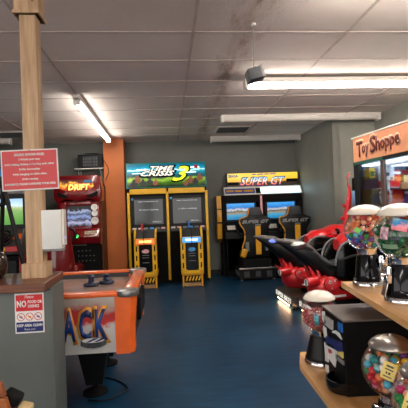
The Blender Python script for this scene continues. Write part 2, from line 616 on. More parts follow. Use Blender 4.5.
# white box fixed to the post's side
t = thing('wall_box', 'white plastic box fixed to the right side of the wooden post', 'box', (-0.644, 2.46, 1.03))
q = MB(); q.mm(-0.062, 0.05, -0.04, 0.04, 0.012, 0.232, 0.006); q.build('housing', M_white, t, smooth=40)
q = MB(); q.mm(-0.058, 0.052, -0.036, 0.036, 0.0, 0.014, 0.004); q.build('lower_lip', M_grey, t)
q = MB(); q.mm(0.05, 0.062, -0.03, 0.034, 0.03, 0.235, 0.004); q.build('side_cover', M_cream, t)
q = MB(); q.cyl((0.06, -0.005, 0.075), (0.064, -0.005, 0.075), 0.006, seg=12); q.build('indicator_lamp', emitter('blue_led', (120, 130, 255), 2.0), t)

# brown pot at the left of the counter
q = MB(); q.lathe([(0.0, 0.0), (0.055, 0.002), (0.075, 0.03), (0.082, 0.07), (0.078, 0.11), (0.062, 0.145), (0.05, 0.15), (0.047, 0.145), (0.06, 0.11), (0.066, 0.05), (0.0, 0.012)], 36)
tag(q.build('brown_pot', mat('dark_brown_glaze', (50, 34, 28), 0.2, coat=0.6), None, (-0.985, 2.45, 0.888), 60), 'dark brown glossy rounded pot on the counter at the left edge', 'pot')

# no food sign on the half wall
t = thing('notice_sign', 'white red and blue notice about food and drinks on the grey half wall', 'sign', (-0.727, 2.2565, 0.73))
q = MB(); q.box((0, 0, 0), (0.146, 0.004, 0.206), 0.0015); q.build('backing', M_paper, t)
q = MB(); q.box((0, -0.0025, 0.053), (0.134, 0.002, 0.083)); q.build('red_panel', mat('notice_red', (206, 30, 40), 0.4), t)
q = MB(); q.box((0, -0.0025, -0.07), (0.134, 0.002, 0.05)); q.build('blue_panel', M_navy, t)
text('Please', 'lettering', M_paper, t, (0, -0.0035, 0.085), (0.045, 0.016), shear=0.3, depth=0.001)
text('NO', 'lettering', M_paper, t, (-0.038, -0.0035, 0.049), (0.048, 0.036), bold=0.04, depth=0.001)
text('FOOD OR', 'lettering', M_paper, t, (0.029, -0.0035, 0.058), (0.072, 0.016), bold=0.04, depth=0.001)
text('DRINKS', 'lettering', M_paper, t, (0.022, -0.0035, 0.036), (0.056, 0.016), bold=0.04, depth=0.001)
text('KEEP AREA CLEAN', 'lettering', M_paper, t, (0, -0.0035, -0.062), (0.126, 0.014), bold=0.03, depth=0.001)
text('Thank you!', 'lettering', M_paper, t, (0, -0.0035, -0.083), (0.056, 0.011), shear=0.3, depth=0.001)
for x, mm_ in ((-0.043, M_grey), (0.0, M_amber), (0.043, M_blue)):
    q = MB(); q.lathe([(0.017, -0.0005), (0.02, -0.0005), (0.02, 0.0005), (0.017, 0.0005), (0.017, -0.0005)], 28, (x, -0.003, -0.018), Matrix.Rotation(PI / 2, 4, 'X'))
    q.box((x, -0.003, -0.018), (0.036, 0.001, 0.0022), 0, Matrix.Rotation(0.785, 4, 'Y'))
    q.build('prohibition_ring', mat('ring_red', (200, 40, 48), 0.4), t)
    q = MB(); q.box((x, -0.0022, -0.019), (0.016, 0.001, 0.01), 0, Matrix.Rotation(0.5, 4, 'Y')); q.build('pictogram', mm_, t)

# chair with a bag at the lower left corner
t = thing('wooden_chair', 'low orange brown wooden chair with slatted back at the lower left corner', 'chair', (-0.772, 1.74, 0), 0.0)
M_oak = wood('orange_oak', (128, 66, 28), (190, 108, 50), 'X', 0.4, 16, 0.3)
q = MB(); q.box((-0.03, -0.05, 0.31), (0.38, 0.33, 0.035), 0.012); q.build('seat', M_oak, t)
for sx in (-1, 1):
    for sy in (-1, 1):
        q = MB(); q.cyl((sx * 0.16 - 0.03, sy * 0.13 - 0.05, 0), (sx * 0.155 - 0.03, sy * 0.125 - 0.05, 0.295), 0.018, 0.022); q.build('leg', M_oak, t)
q = MB()
for k in range(4):
    z = 0.46 + k * 0.052
    q.prism([(-0.2 - 0.012 * (3 - k) , z), (0.2 + 0.014 * (3 - k) , z), (0.186 + 0.014 * (3 - k) , z + 0.047), (-0.19 - 0.012 * (3 - k), z + 0.047)], -0.245, -0.22, 'XZ', 0.004)
q.mm(-0.17, -0.13, -0.222, -0.19, 0.3, 0.64, 0.004); q.mm(0.1, 0.14, -0.222, -0.19, 0.3, 0.64, 0.004)
q.build('backrest', M_oak, t)
t = thing('handbag', 'small tan bag with black flap hanging beside the orange brown chair', 'bag', (-0.556, 1.56, 0.40))
q = MB(); q.box((0.012, 0, 0.08), (0.05, 0.05, 0.17), 0.012, Matrix.Rotation(0.25, 4, 'Y'), 3); q.build('bag_body', M_tan, t, smooth=60)
q = MB(); q.box((-0.012, -0.004, 0.188), (0.062, 0.062, 0.04), 0.01, Matrix.Rotation(0.5, 4, 'Y'), 3); q.build('flap', M_blackmatte, t, smooth=60)
q = MB(); q.box((0.0, -0.03, 0.14), (0.024, 0.01, 0.05), 0.004, Matrix.Rotation(0.25, 4, 'Y')); q.build('trim_patch', mat('maroon', (88, 24, 44), 0.6), t)

# ------------------------------------------------------------------ air hockey table
t = thing('air_hockey_table', 'white air hockey table with orange rails behind the grey half wall', 'game table', (-0.215, 2.70, 0))
L, W, Z = 2.15, 1.12, 0.735
for ya in (0.0, W - 0.075):
    q = MB(); q.mm(-L, -0.06, ya, ya + 0.075, Z - 0.03, Z, 0.008); q.build('long_rail', M_orange, t, smooth=40)
for xa, xb in ((-0.09, 0.0), (-L, -L + 0.09)):
    q = MB(); q.mm(xa, xb, 0.05, W - 0.05, Z - 0.03, Z, 0.01); q.build('end_rail', M_orange, t, smooth=40)
for cy in (0.055, W - 0.055):
    q = MB(); q.cyl((-0.062, cy, Z - 0.034), (-0.062, cy, Z + 0.004), 0.078, seg=24, bev=0.008); q.build('corner_cap', mat('corner_silver', (150, 150, 150), 0.35, 0.8), t, smooth=40)
q = MB(); q.mm(-L + 0.02, -0.02, 0.02, W - 0.02, Z - 0.1, Z - 0.055); q.build('playfield', mat('playfield_tan', (172, 146, 132), 0.2, var=0.12, vscale=3), t)
q = MB(); q.mm(-L + 0.02, -0.02, 0.075, 0.09, Z - 0.06, Z - 0.02); q.mm(-L + 0.02, -0.02, W - 0.09, W - 0.075, Z - 0.06, Z - 0.02); q.mm(-0.105, -0.09, 0.075, W - 0.075, Z - 0.06, Z - 0.02); q.build('inner_bumper', M_darkgrey, t)
# long side panels: slightly sloped, printed
def side_panel(yf, yb):
    p = MB()
    p.loft([[(x, yf, Z - 0.03), (x, yf + 0.02 * (1 if yb > yf else -1), Z - 0.385 - 0.0), (x, yb, Z - 0.385), (x, yb, Z - 0.03)] for x in (-L + 0.02, -0.13)])
    return p
M_panel = art('hockey_panel_print', [(0.0, (206, 204, 200)), (0.42, (214, 212, 208)), (0.5, (206, 60, 58)), (0.72, (190, 50, 52)), (0.85, (188, 170, 160)), (1.0, (200, 188, 180))], 'Z', 0.39, 0.71, 0.0, 3.5, 0.75, 0.35)
side_panel(0.005, 0.05).build('side_panel', M_panel, t)
side_panel(W - 0.005, W - 0.05).build('side_panel', M_panel, t)
for yy in (0.0, W - 0.14):
    q = MB()
    pts = [(-0.135, 0), (-0.03, 0), (0.0, 0.04), (0.0, 0.14), (-0.135, 0.14)] if yy == 0 else [(-0.135, 0.14), (-0.03, 0.14), (0.0, 0.1), (0.0, 0.0), (-0.135, 0.0)]
    q.loft([[(x - (0.02 if z < 0.5 else 0) * (1 if x > -0.1 else 0), y + yy, z) for x, y in pts] for z in (Z - 0.39, Z - 0.25, Z - 0.03)])
    q.build('corner_post', M_orange, t)
q = MB(); q.mm(-0.06, -0.022, 0.12, W - 0.12, Z - 0.33, Z - 0.03, 0.004); q.build('end_panel', M_black, t)
q = MB(); q.mm(-0.03, 0.006, 0.3, W - 0.3, Z - 0.26, Z - 0.1, 0.01); q.build('goal_box', M_blackmatte, t)
q = MB(); q.mm(-L + 0.06, -0.08, 0.06, W - 0.06, Z - 0.375, Z - 0.1); q.build('blower_case', M_blackmatte, t)
for px in (-0.32, -L + 0.35):
    for py in (0.28, W - 0.28):
        q = MB(); q.loft([[(px + sx * w, py + sy * w * 0.8, z) for sx, sy in ((-1, -1), (1, -1), (1, 1), (-1, 1))] for w, z in ((0.055, 0.07), (0.115, Z - 0.34))])
        lg = q.build('leg', M_black, t)
        q = MB(); q.cyl((px, py, 0.03), (px, py, 0.08), 0.02); q.lathe([(0, 0), (0.085, 0), (0.085, 0.015), (0.05, 0.03), (0, 0.034)], 28, (px, py, 0)); q.build('levelling_foot', M_blackmatte, lg, smooth=40)
# printed word and puck on the near side
M_let = art('hockey_letter_blue', [(0.0, (18, 30, 70)), (0.45, (30, 70, 150)), (0.8, (36, 52, 110)), (1.0, (40, 38, 70))], 'Z', 0.42, 0.65, 0.0, 6, 0.3)
M_outline = mat('letter_outline', (232, 160, 66), 0.4)
tl = Matrix.Rotation(math.atan(0.02 / 0.32), 4, 'X')
for s_, cx_ in (('A', -0.43), ('C', -0.325), ('K', -0.225)):
    pass
word = 'TRACK'
for k, ch in enumerate(word):
    cx = -0.222 - (len(word) - 1 - k) * 0.099
    text(ch, 'letter_outline', M_outline, t, (cx, 0.0085, 0.535), (0.112, 0.235), bold=0.055, depth=0.004)
    text(ch, 'letter', M_let, t, (cx, 0.0045, 0.535), (0.078, 0.195), bold=0.035, depth=0.004)
q = MB(); q.prism(disc(24, -0.275, 0.437, 0.078, 0.02), 0.0, 0.012); q.prism([(-0.353, 0.437), (-0.353, 0.41), (-0.315, 0.394), (-0.275, 0.39), (-0.235, 0.394), (-0.197, 0.41), (-0.197, 0.437)], 0.001, 0.014); q.build('printed_puck', mat('puck_print', (62, 62, 66), 0.4, var=0.5, vscale=20), t)
q = MB(); q.prism(disc(24, -0.275, 0.44, 0.07, 0.015), -0.002, 0.004); q.build('printed_puck_top', M_paper, t)
for dx in (0.0, 0.05):
    q = MB(); q.prism([(-0.32 + dx, 0.43), (-0.3 + dx, 0.43), (-0.24 + dx, 0.452), (-0.27 + dx, 0.453)], -0.004, 0.002); q.build('printed_puck_stripe', M_navy, t)

t = thing('air_hockey_mallet', 'dark blue mallet lying on the air hockey playfield', 'mallet', (-0.60, 3.31, Z - 0.053), 0.3)
M_mal = mat('mallet_blue', (34, 42, 70), 0.4)
q = MB(); q.lathe([(0, 0), (0.055, 0), (0.06, 0.01), (0.055, 0.025), (0.03, 0.03), (0, 0.03)], 28); q.build('disc', M_mal, t, smooth=40)
q = MB(); q.lathe([(0.024, 0.028), (0.02, 0.05), (0.026, 0.07), (0.018, 0.085), (0, 0.088)], 24); q.build('grip', M_mal, t, smooth=40)
q = MB(); q.lathe([(0, 0), (0.055, 0), (0.06, 0.01), (0.055, 0.025), (0.03, 0.03), (0.02, 0.05), (0.026, 0.07), (0, 0.08)], 28)
tag(q.build('air_hockey_mallet', M_mal, None, (-0.495, 3.395, Z - 0.053), 40), 'dark blue mallet half behind another one on the playfield', 'mallet')

q = MB(); q.tube([(-0.56, 2.85, 0.007), (-0.50, 2.835, 0.007), (-0.43, 2.84, 0.007), (-0.36, 2.9, 0.006), (-0.318, 2.985, 0.006), (-0.36, 3.09, 0.006), (-0.46, 3.2, 0.006), (-0.62, 3.28, 0.006)], 0.0055)
tag(q.build('power_cord', M_black, None, (0, 0, 0), 60), 'black power cord looping on the blue floor by the hockey table foot', 'cord')
#PART2

# ------------------------------------------------------------------ twin shooting cabinet
t = thing('shooting_arcade_cabinet', 'twin shooting arcade cabinet with yellow frame and lit teal marquee beside the orange pillar', 'arcade machine', (0.02, 7.4, 0), math.radians(-1.0))
q = MB(); q.mm(-0.69, 0.69, 0.16, 0.60, 0.0, 1.66); q.mm(-0.69, 0.69, 0.02, 0.2, 0.0, 0.9); q.mm(-0.69, 0.69, 0.0, 0.2, 1.53, 1.66)
q.build('cabinet_body', M_blackmatte, t)
for xa in (-0.705, -0.03, 0.66):
    q = MB(); q.prism([(-0.02, 0.04), (0.06, 0.04), (0.2, 1.55), (0.14, 1.62), (-0.02, 1.62)] if False else [(-0.01, 0.05), (0.08, 0.05), (0.16, 1.0), (0.16, 1.6), (0.0, 1.6), (-0.02, 1.0)], xa, xa + 0.045, 'YZ', 0.004)
    q.build('side_frame', M_yellow, t)
for x0 in (-0.66, 0.015):
    q = MB(); q.mm(x0, x0 + 0.645, -0.015, 0.05, 1.56, 1.655, 0.01); q.build('header_panel', M_yellow, t)
for k, (xa, xb) in enumerate(((-0.655, -0.035), (0.02, 0.655))):
    xc = (xa + xb) / 2
    q = MB()
    w, z0, z1 = 0.255, 1.03, 1.475
    q.mm(xa, xc - w, 0.03, 0.15, 0.9, 1.55); q.mm(xc + w, xb, 0.03, 0.15, 0.9, 1.55); q.mm(xa, xb, 0.03, 0.15, z1, 1.55); q.mm(xa, xb, 0.03, 0.15, 0.9, z0)
    bz = q.build('screen_bezel', M_black, t)
    q = MB(); q.mm(xc - w, xc + w, 0.085, 0.11, z0, z1); sc_ = q.build('screen', M_screen_off, t)
    text('INSERT COIN(S) OR SWIPE CARD', 'screen_text', E_screen_txt, sc_, (xc, 0.084, 1.432), (0.36, 0.016))
    text('12 MIN 5 COIN(S)', 'screen_text', E_screen_txt, sc_, (xc + 0.005, 0.084, 1.285), (0.33, 0.024), spacing=1.3)
    text('CREDIT(S) 0', 'screen_text', E_screen_txt, sc_, (xc + 0.13, 0.084, 1.07), (0.15, 0.014))
    q = MB(); q.cyl((xa + 0.035, 0.02, 1.48), (xa + 0.035, 0.035, 1.48), 0.022, seg=20); q.build('badge', M_lblue, t)
    # control ledge with small printed instruction panels
    q = MB(); q.prism([(0.05, 0.88), (-0.03, 0.9), (-0.03, 0.925), (0.06, 0.99)], xa, xb, 'YZ', 0.003); lg = q.build('control_ledge', M_darkgrey, t)
    for j in range(6):
        u = xa + 0.06 + j * (xb - xa - 0.12) / 5
        q = MB(); q.box((u, 0.005, 0.962), (0.07, 0.01, 0.035), 0.002, Matrix.Rotation(-0.7, 4, 'X')); q.build('instruction_card', [M_paper, M_pink, M_grey, M_lblue, M_grey, M_pink][j], lg)
    # gun pedestal
    px = (-0.382, 0.372)[k]
    q = MB(); q.mm(px - 0.15, px + 0.15, -0.44, 0.05, 0.12, 0.83, 0.01); q.build('pedestal_core', M_blackmatte, t)
    fr = MB()
    yf = -0.5
    fr.mm(px - 0.185, px - 0.105, yf, -0.44, 0.2, 0.82, 0.008); fr.mm(px + 0.105, px + 0.185, yf, -0.44, 0.2, 0.82, 0.008)
    fr.mm(px - 0.185, px + 0.185, yf, -0.44, 0.2, 0.275, 0.008); fr.mm(px - 0.185, px + 0.185, yf, -0.44, 0.7, 0.82, 0.008)
    for sx in (-1, 1):
        fr.prism([(-0.5, 0.8), (-0.44, 0.8), (-0.3, 0.93), (-0.36, 0.97), (-0.47, 0.9)], px + sx * 0.17 - 0.015, px + sx * 0.17 + 0.015, 'YZ', 0.003)
        fr.mm(px + sx * 0.17 - 0.012, px + sx * 0.17 + 0.012, -0.48, -0.05, 0.2, 0.26)
    f_ = fr.build('pedestal_frame', M_yellow, t)
    for sx in (-1, 1):
        for zz in (0.3, 0.45, 0.6):
            q = MB(); q.box((px + sx * 0.147, yf - 0.001, zz + 0.05), (0.022, 0.006, 0.085), 0.004); q.build('slot', M_blackmatte, f_)
    q = MB(); q.prism([(px + a, z) for a, z in ((-0.1, 0.3), (-0.08, 0.27), (0.08, 0.27), (0.1, 0.3), (0.1, 0.72), (0.08, 0.745), (-0.08, 0.745), (-0.1, 0.72))], yf - 0.006, yf + 0.02); q.build('inset_panel', M_blackgloss, t)
    q = MB(); q.prism(disc(18, px, 0.61, 0.06, 0.035), yf - 0.01, yf); q.build('emblem', M_pink if k == 0 else M_lblue, t)
    q = MB()
    for zz in (0.54, 0.5, 0.42):
        q.mm(px - 0.055, px + 0.055, yf - 0.008, yf, zz, zz + 0.008)
    q.build('printed_lines', M_grey, t)
    q = MB(); q.box((px, -0.505, 0.765), (0.3, 0.02, 0.09), 0.004, Matrix.Rotation(-0.3, 4, 'X'))
    nm = q.build('name_plate', mat('plate_orange', (240, 120, 60), 0.4, emit=0.5) if k == 0 else mat('plate_blue', (70, 160, 235), 0.4, emit=0.8), t)
    q = MB(); q.box((px, -0.5165, 0.768), (0.2, 0.004, 0.036), 0.001, Matrix.Rotation(-0.3, 4, 'X')); q.build('printed_band', M_letter_yellow if k == 0 else M_letter_white, nm)
    q = MB(); q.prism([(-0.5, 0.82), (-0.2, 0.93), (-0.2, 0.9), (-0.45, 0.8)], px - 0.155, px + 0.155, 'YZ'); q.build('holster_tray', M_darkgrey, t)
    q = MB(); q.mm(px - 0.17, px - 0.14, -0.48, -0.3, 0.0, 0.21, 0.004); q.mm(px + 0.14, px + 0.17, -0.48, -0.3, 0.0, 0.21, 0.004); q.mm(px - 0.16, px + 0.16, -0.48, -0.3, 0.18, 0.205); q.build('step_frame', M_amber, t)
    q = MB(); q.mm(px - 0.14, px + 0.14, -0.475, -0.46, 0.08, 0.18); hz = q.build('hazard_board', M_blackmatte, t)
    for j in range(5):
        x = px - 0.12 + j * 0.052
        q = MB(); q.prism([(x, 0.095), (x + 0.024, 0.095), (x + 0.05, 0.165), (x + 0.026, 0.165)], -0.479, -0.472); q.build('hazard_stripe', M_yellow, hz)
    q = MB(); q.box((px, -0.46, 0.045), (0.28, 0.16, 0.02), 0.004, Matrix.Rotation(0.4, 4, 'X')); q.build('foot_pedal', mat('pedal_brown', (150, 118, 84), 0.6, var=0.35, vscale=60), t)
# marquee
q = MB(); q.prism([(0.02, 1.665), (0.3, 1.665), (0.3, 2.11), (0.1, 2.12)], -0.72, 0.70, 'YZ', 0.006)
mq = q.build('marquee', M_teal, t)
LM = Matrix.Rotation(-math.atan2(0.08, 0.445), 4, 'X')
def on_mq(x, z):     # point on the sloping marquee face
    return Vector((x, 0.015 + (z - 1.665) * 0.08 / 0.445, z))
q = MB(); q.box((-0.01, 0, 0), (1.37, 0.008, 0.41), 0.002); q.xform(Matrix.Translation(on_mq(0, 1.888)) @ LM)
M_mq = art('shooting_marquee_art', [(0.0, (12, 22, 12)), (0.18, (50, 90, 16)), (0.33, (130, 170, 50)), (0.42, (20, 50, 50)), (0.55, (0, 90, 110)), (0.66, (0, 140, 165)), (0.73, (190, 240, 245)), (0.79, (0, 140, 165)), (1.0, (0, 90, 120))], 'Z', 1.69, 2.09, 1.05, 4, 0.42)
q.build('lit_panel', M_mq, mq)
for x, z, w, h in ((-0.43, 2.0, 0.2, 0.018), (0.5, 2.02, 0.16, 0.02), (0.42, 1.93, 0.2, 0.014), (-0.5, 1.93, 0.22, 0.01)):
    q = MB(); q.box((0, -0.006, 0), (w, 0.004, h), 0.001); q.xform(Matrix.Translation(on_mq(x, z)) @ LM); q.build('light_streak', E_white, mq)
for s, x, z, w, h, sh in (('TIME', -0.08, 2.015, 0.42, 0.085, 0.35), ('CRISIS', -0.16, 1.925, 0.6, 0.09, 0.35)):
    p = on_mq(x, z)
    text(s, 'lettering_shadow', M_blackmatte, mq, p + Vector((0.006, -0.006, -0.006)), (w + 0.07, h + 0.05), bold=0.1, shear=sh, depth=0.002, lay=LM)
    text(s, 'lettering', M_letter_white, mq, p + Vector((0, -0.009, 0)), (w, h), bold=0.03, shear=sh, depth=0.002, lay=LM)
p = on_mq(0.24, 1.915)
text('3', 'lettering_shadow', M_blackmatte, mq, p + Vector((0.006, -0.006, -0.004)), (0.36, 0.32), bold=0.03, shear=0.4, depth=0.002, lay=LM)
text('3', 'lettering', emitter('lit_yellow_three', (240, 240, 50), 1.1), mq, p + Vector((0, -0.009, 0)), (0.3, 0.27), bold=0.01, shear=0.4, depth=0.002, lay=LM)
random.seed(3)
for x, z, r in ((-0.52, 1.83, 0.055), (-0.42, 1.77, 0.05), (-0.3, 1.79, 0.05), (-0.2, 1.77, 0.045), (-0.58, 1.75, 0.06), (0.42, 1.80, 0.05), (0.5, 1.77, 0.05), (0.58, 1.84, 0.05), (0.33, 1.75, 0.04)):
    q = MB(); q.prism([(r * 1.2 * math.cos(a), r * math.sin(a)) for a in [2 * PI * k / 9 + random.uniform(-.2, .2) for k in range(9)]], -0.004, 0.0); q.prism(disc(10, 0, r * 1.1, r * 0.5, r * 0.6), -0.005, 0.0)
    q.xform(Matrix.Translation(on_mq(x, z - 0.02) + Vector((0, -0.004, 0))) @ LM); q.build('printed_figure', M_skin if random.random() < 0.6 else M_darkgrey, mq)
q = MB(); q.box((0, -0.012, 0), (0.06, 0.004, 0.06)); q.xform(Matrix.Translation(on_mq(0.52, 2.03)) @ LM); q.build('maker_badge', M_brightred, mq)

def gun(label, m, x, y, z):
    g = thing('toy_gun', label, 'toy gun', (x, y, z), 0.0, None)
    q = MB(); q.box((0, 0, 0.0), (0.035, 0.2, 0.05), 0.01); q.build('slide', m, g, smooth=40)
    q = MB(); q.box((0, -0.07, -0.05), (0.032, 0.05, 0.09), 0.01, Matrix.Rotation(-0.25, 4, 'X')); q.build('grip', m, g, smooth=40)
    q = MB(); q.tube([(0, -0.01, -0.03), (0, -0.01, -0.055), (0, -0.045, -0.06)], 0.005); q.build('trigger_guard', M_black, g)
    q = MB(); q.tube([(0, -0.08, -0.085), (0.01, -0.15, -0.07), (0.025, -0.215, -0.13), (0.03, -0.218, -0.3), (0.02, -0.216, -0.4)], 0.006); q.build('cable', M_black, g, smooth=60)
    return g
gun('red toy pistol in the left holster of the twin shooting cabinet', M_brightred, -0.42, 7.08, 1.03)
gun('blue toy pistol in the right holster of the twin shooting cabinet', M_blue, 0.355, 7.06, 1.04)

# ------------------------------------------------------------------ twin driving cabinet at the back right
t = thing('twin_racing_cabinet', 'twin black driving cabinet with yellow marquee and two racing seats in the back right corner', 'arcade machine', (1.77, 7.7, 0))
q = MB(); q.mm(-0.76, 0.765, 0.12, 0.42, 0, 1.5); q.mm(-0.7, 0.765, 0.0, 0.2, 0, 0.72, 0.01); q.mm(-0.74, 0.765, 0.0, 0.14, 1.37, 1.5, 0.01)
q.mm(-0.74, -0.68, 0.0, 0.14, 0.7, 1.4); q.mm(-0.06, 0.06, 0.0, 0.14, 0.7, 1.4); q.mm(0.68, 0.765, 0.0, 0.14, 0.7, 1.4)
q.build('cabinet_body', M_blackmatte, t)
q = MB(); q.prism([(0.08, 0.7), (0.3, 0.62), (0.3, 1.5), (0.05, 1.5), (0.03, 1.1)], -0.85, -0.76, 'YZ', 0.006); q.build('side_panel', M_amber, t)
q = MB(); q.box((-0.805, 0.045, 1.25), (0.094, 0.02, 0.02)); q.box((-0.805, 0.03, 1.0), (0.094, 0.02, 0.03)); q.build('side_band', M_black, t)
q = MB(); q.prism([(-0.02, 1.5), (0.4, 1.5), (0.4, 1.66), (0.1, 1.66)], -0.70, 0.78, 'YZ', 0.004); hd = q.build('header', M_cream, t)
LH = Matrix.Rotation(-math.atan2(0.12, 0.16), 4, 'X')
def on_hd(x, z):
    return Vector((x, -0.022 + (z - 1.5) * 0.12 / 0.16, z))
q = MB(); q.box((0, 0, 0), (0.56, 0.006, 0.115), 0.002); q.xform(Matrix.Translation(on_hd(-0.4, 1.575)) @ LH)
q.build('header_screen', mat('header_blue', (40, 60, 120), 0.3, emit=0.5), hd)
for dx, w_ in ((-0.19, 0.14), (-0.03, 0.14), (0.16, 0.18)):
    q = MB(); q.box((0, -0.004, 0), (w_, 0.004, 0.045), 0.001); q.xform(Matrix.Translation(on_hd(-0.4 + dx, 1.575)) @ LH); q.build('printed_band', M_amber, hd)
q = MB(); q.box((0, 0, 0), (0.76, 0.006, 0.15), 0.002); q.xform(Matrix.Translation(on_hd(0.37, 1.578)) @ LH); q.build('header_lamp', emitter('header_cyan_white', (190, 240, 255), 2.4), hd)
q = MB(); q.box((0, 0, 0), (0.09, 0.006, 0.13), 0.002); q.xform(Matrix.Translation(on_hd(-0.06, 1.575)) @ LH); q.build('header_divider', M_black, hd)
# marquee
q = MB(); q.mm(-0.625, 0.76, 0.16, 0.28, 1.655, 1.925, 0.004); mq = q.build('marquee', M_darkgrey, t)
q = MB(); q.mm(-0.61, 0.745, 0.15, 0.165, 1.665, 1.915)
q.build('lit_panel', art('driving_marquee_art', [(0.0, (40, 26, 14)), (0.14, (30, 22, 16)), (0.3, (60, 40, 16)), (0.38, (230, 160, 30)), (0.6, (246, 196, 50)), (1.0, (250, 208, 70))], 'Z', 1.665, 1.915, 0.75, 4, 0.22), mq)
text('SEGA', 'lettering', mat('letter_blue', (40, 110, 170), 0.4, emit=0.4), mq, (-0.5, 0.147, 1.865), (0.19, 0.05), bold=0.04)
text('SUPER GT', 'lettering_shadow', mat('letter_navy', (60, 60, 140), 0.4, emit=0.2), mq, (0.06, 0.149, 1.755), (0.9, 0.185), bold=0.06, shear=0.35)
text('SUPER GT', 'lettering', art('marquee_letter', [(0.0, (220, 60, 50)), (0.4, (250, 190, 150)), (0.55, (250, 250, 250)), (1.0, (120, 190, 230))], 'Z', 1.68, 1.84, 0.8, 5, 0.4), mq, (0.06, 0.145, 1.757), (0.86, 0.15), bold=0.02, shear=0.35)
M_lp = mat('letter_purple', (90, 70, 150), 0.4, emit=0.3)
for dx, w_ in ((-0.15, 0.08), (-0.03, 0.12), (0.09, 0.08), (0.21, 0.12)):
    q = MB(); q.mm(0.05 + dx - w_ / 2, 0.05 + dx + w_ / 2, 0.146, 0.152, 1.88, 1.9); q.build('printed_band', M_lp, mq)
for xa, xb, za in ((0.52, 0.745, 1.73), (-0.61, -0.4, 1.69)):
    q = MB(); q.mm(xa, xb, 0.147, 0.152, za, za + 0.06); q.build('dark_band', M_blackmatte, mq)
# screens, wheels, dash
M_race = art('driving_screen', [(0.0, (30, 120, 170)), (0.25, (60, 150, 190)), (0.42, (150, 130, 90)), (0.5, (50, 60, 80)), (0.6, (190, 190, 190)), (0.72, (30, 110, 190)), (1.0, (60, 160, 235))], 'Z', 1.05, 1.34, 0.8, 9, 0.5)
for k, cx in enumerate((-0.4, 0.37)):
    q = MB(); q.mm(cx - 0.3, cx + 0.3, 0.06, 0.125, 1.0, 1.4, 0.006); sb = q.build('screen_bezel', M_black, t)
    q = MB(); q.mm(cx - 0.26, cx + 0.26, 0.048, 0.062, 1.045, 1.345); s_ = q.build('screen', M_race, t)
    q = MB(); q.prism([(-0.16, 0.7), (0.14, 0.7), (0.14, 1.0), (0.0, 0.98), (-0.16, 0.82)], cx - 0.32, cx + 0.32, 'YZ', 0.01); d_ = q.build('dashboard', M_black, t)
    q = MB(); q.box((cx - 0.21, -0.09, 0.905), (0.15, 0.012, 0.1), 0.004, Matrix.Rotation(-0.75, 4, 'X')); q.build('instruction_card', M_cream, d_)
    q = MB(); q.box((cx - 0.21, -0.105, 0.885), (0.1, 0.012, 0.025), 0.002, Matrix.Rotation(-0.75, 4, 'X')); q.build('red_label', M_brightred, d_)
    q = MB()
    Mw = Matrix.Translation((cx, -0.22, 0.9)) @ Matrix.Rotation(PI / 2 - 0.35, 4, 'X')
    w_ = MB()
    w_.lathe([(0.13 + 0.017 * math.cos(a), 0.017 * math.sin(a)) for a in [2 * PI * j / 10 for j in range(11)]], 28)
    for j in range(3):
        a = PI / 2 + j * 2 * PI / 3
        w_.cyl((0, 0, 0), (0.125 * math.cos(a), 0.125 * math.sin(a), 0), 0.014)
    w_.cyl((0, 0, -0.09), (0, 0, 0.01), 0.04)
    w_.xform(Mw); w_.build('steering_wheel', M_blackgloss, t, smooth=50)
    q = MB(); q.mm(cx - 0.28, cx + 0.28, 0.0, 0.1, 0.1, 0.68, 0.01); q.build('pedal_box', M_black, t)
q = MB(); q.cyl((-0.02, -0.02, 1.0), (-0.02, -0.02, 1.48), 0.02); q.build('pink_light_tube', mat('pink_tube', (230, 160, 160), 0.4, emit=0.3), t, smooth=60)

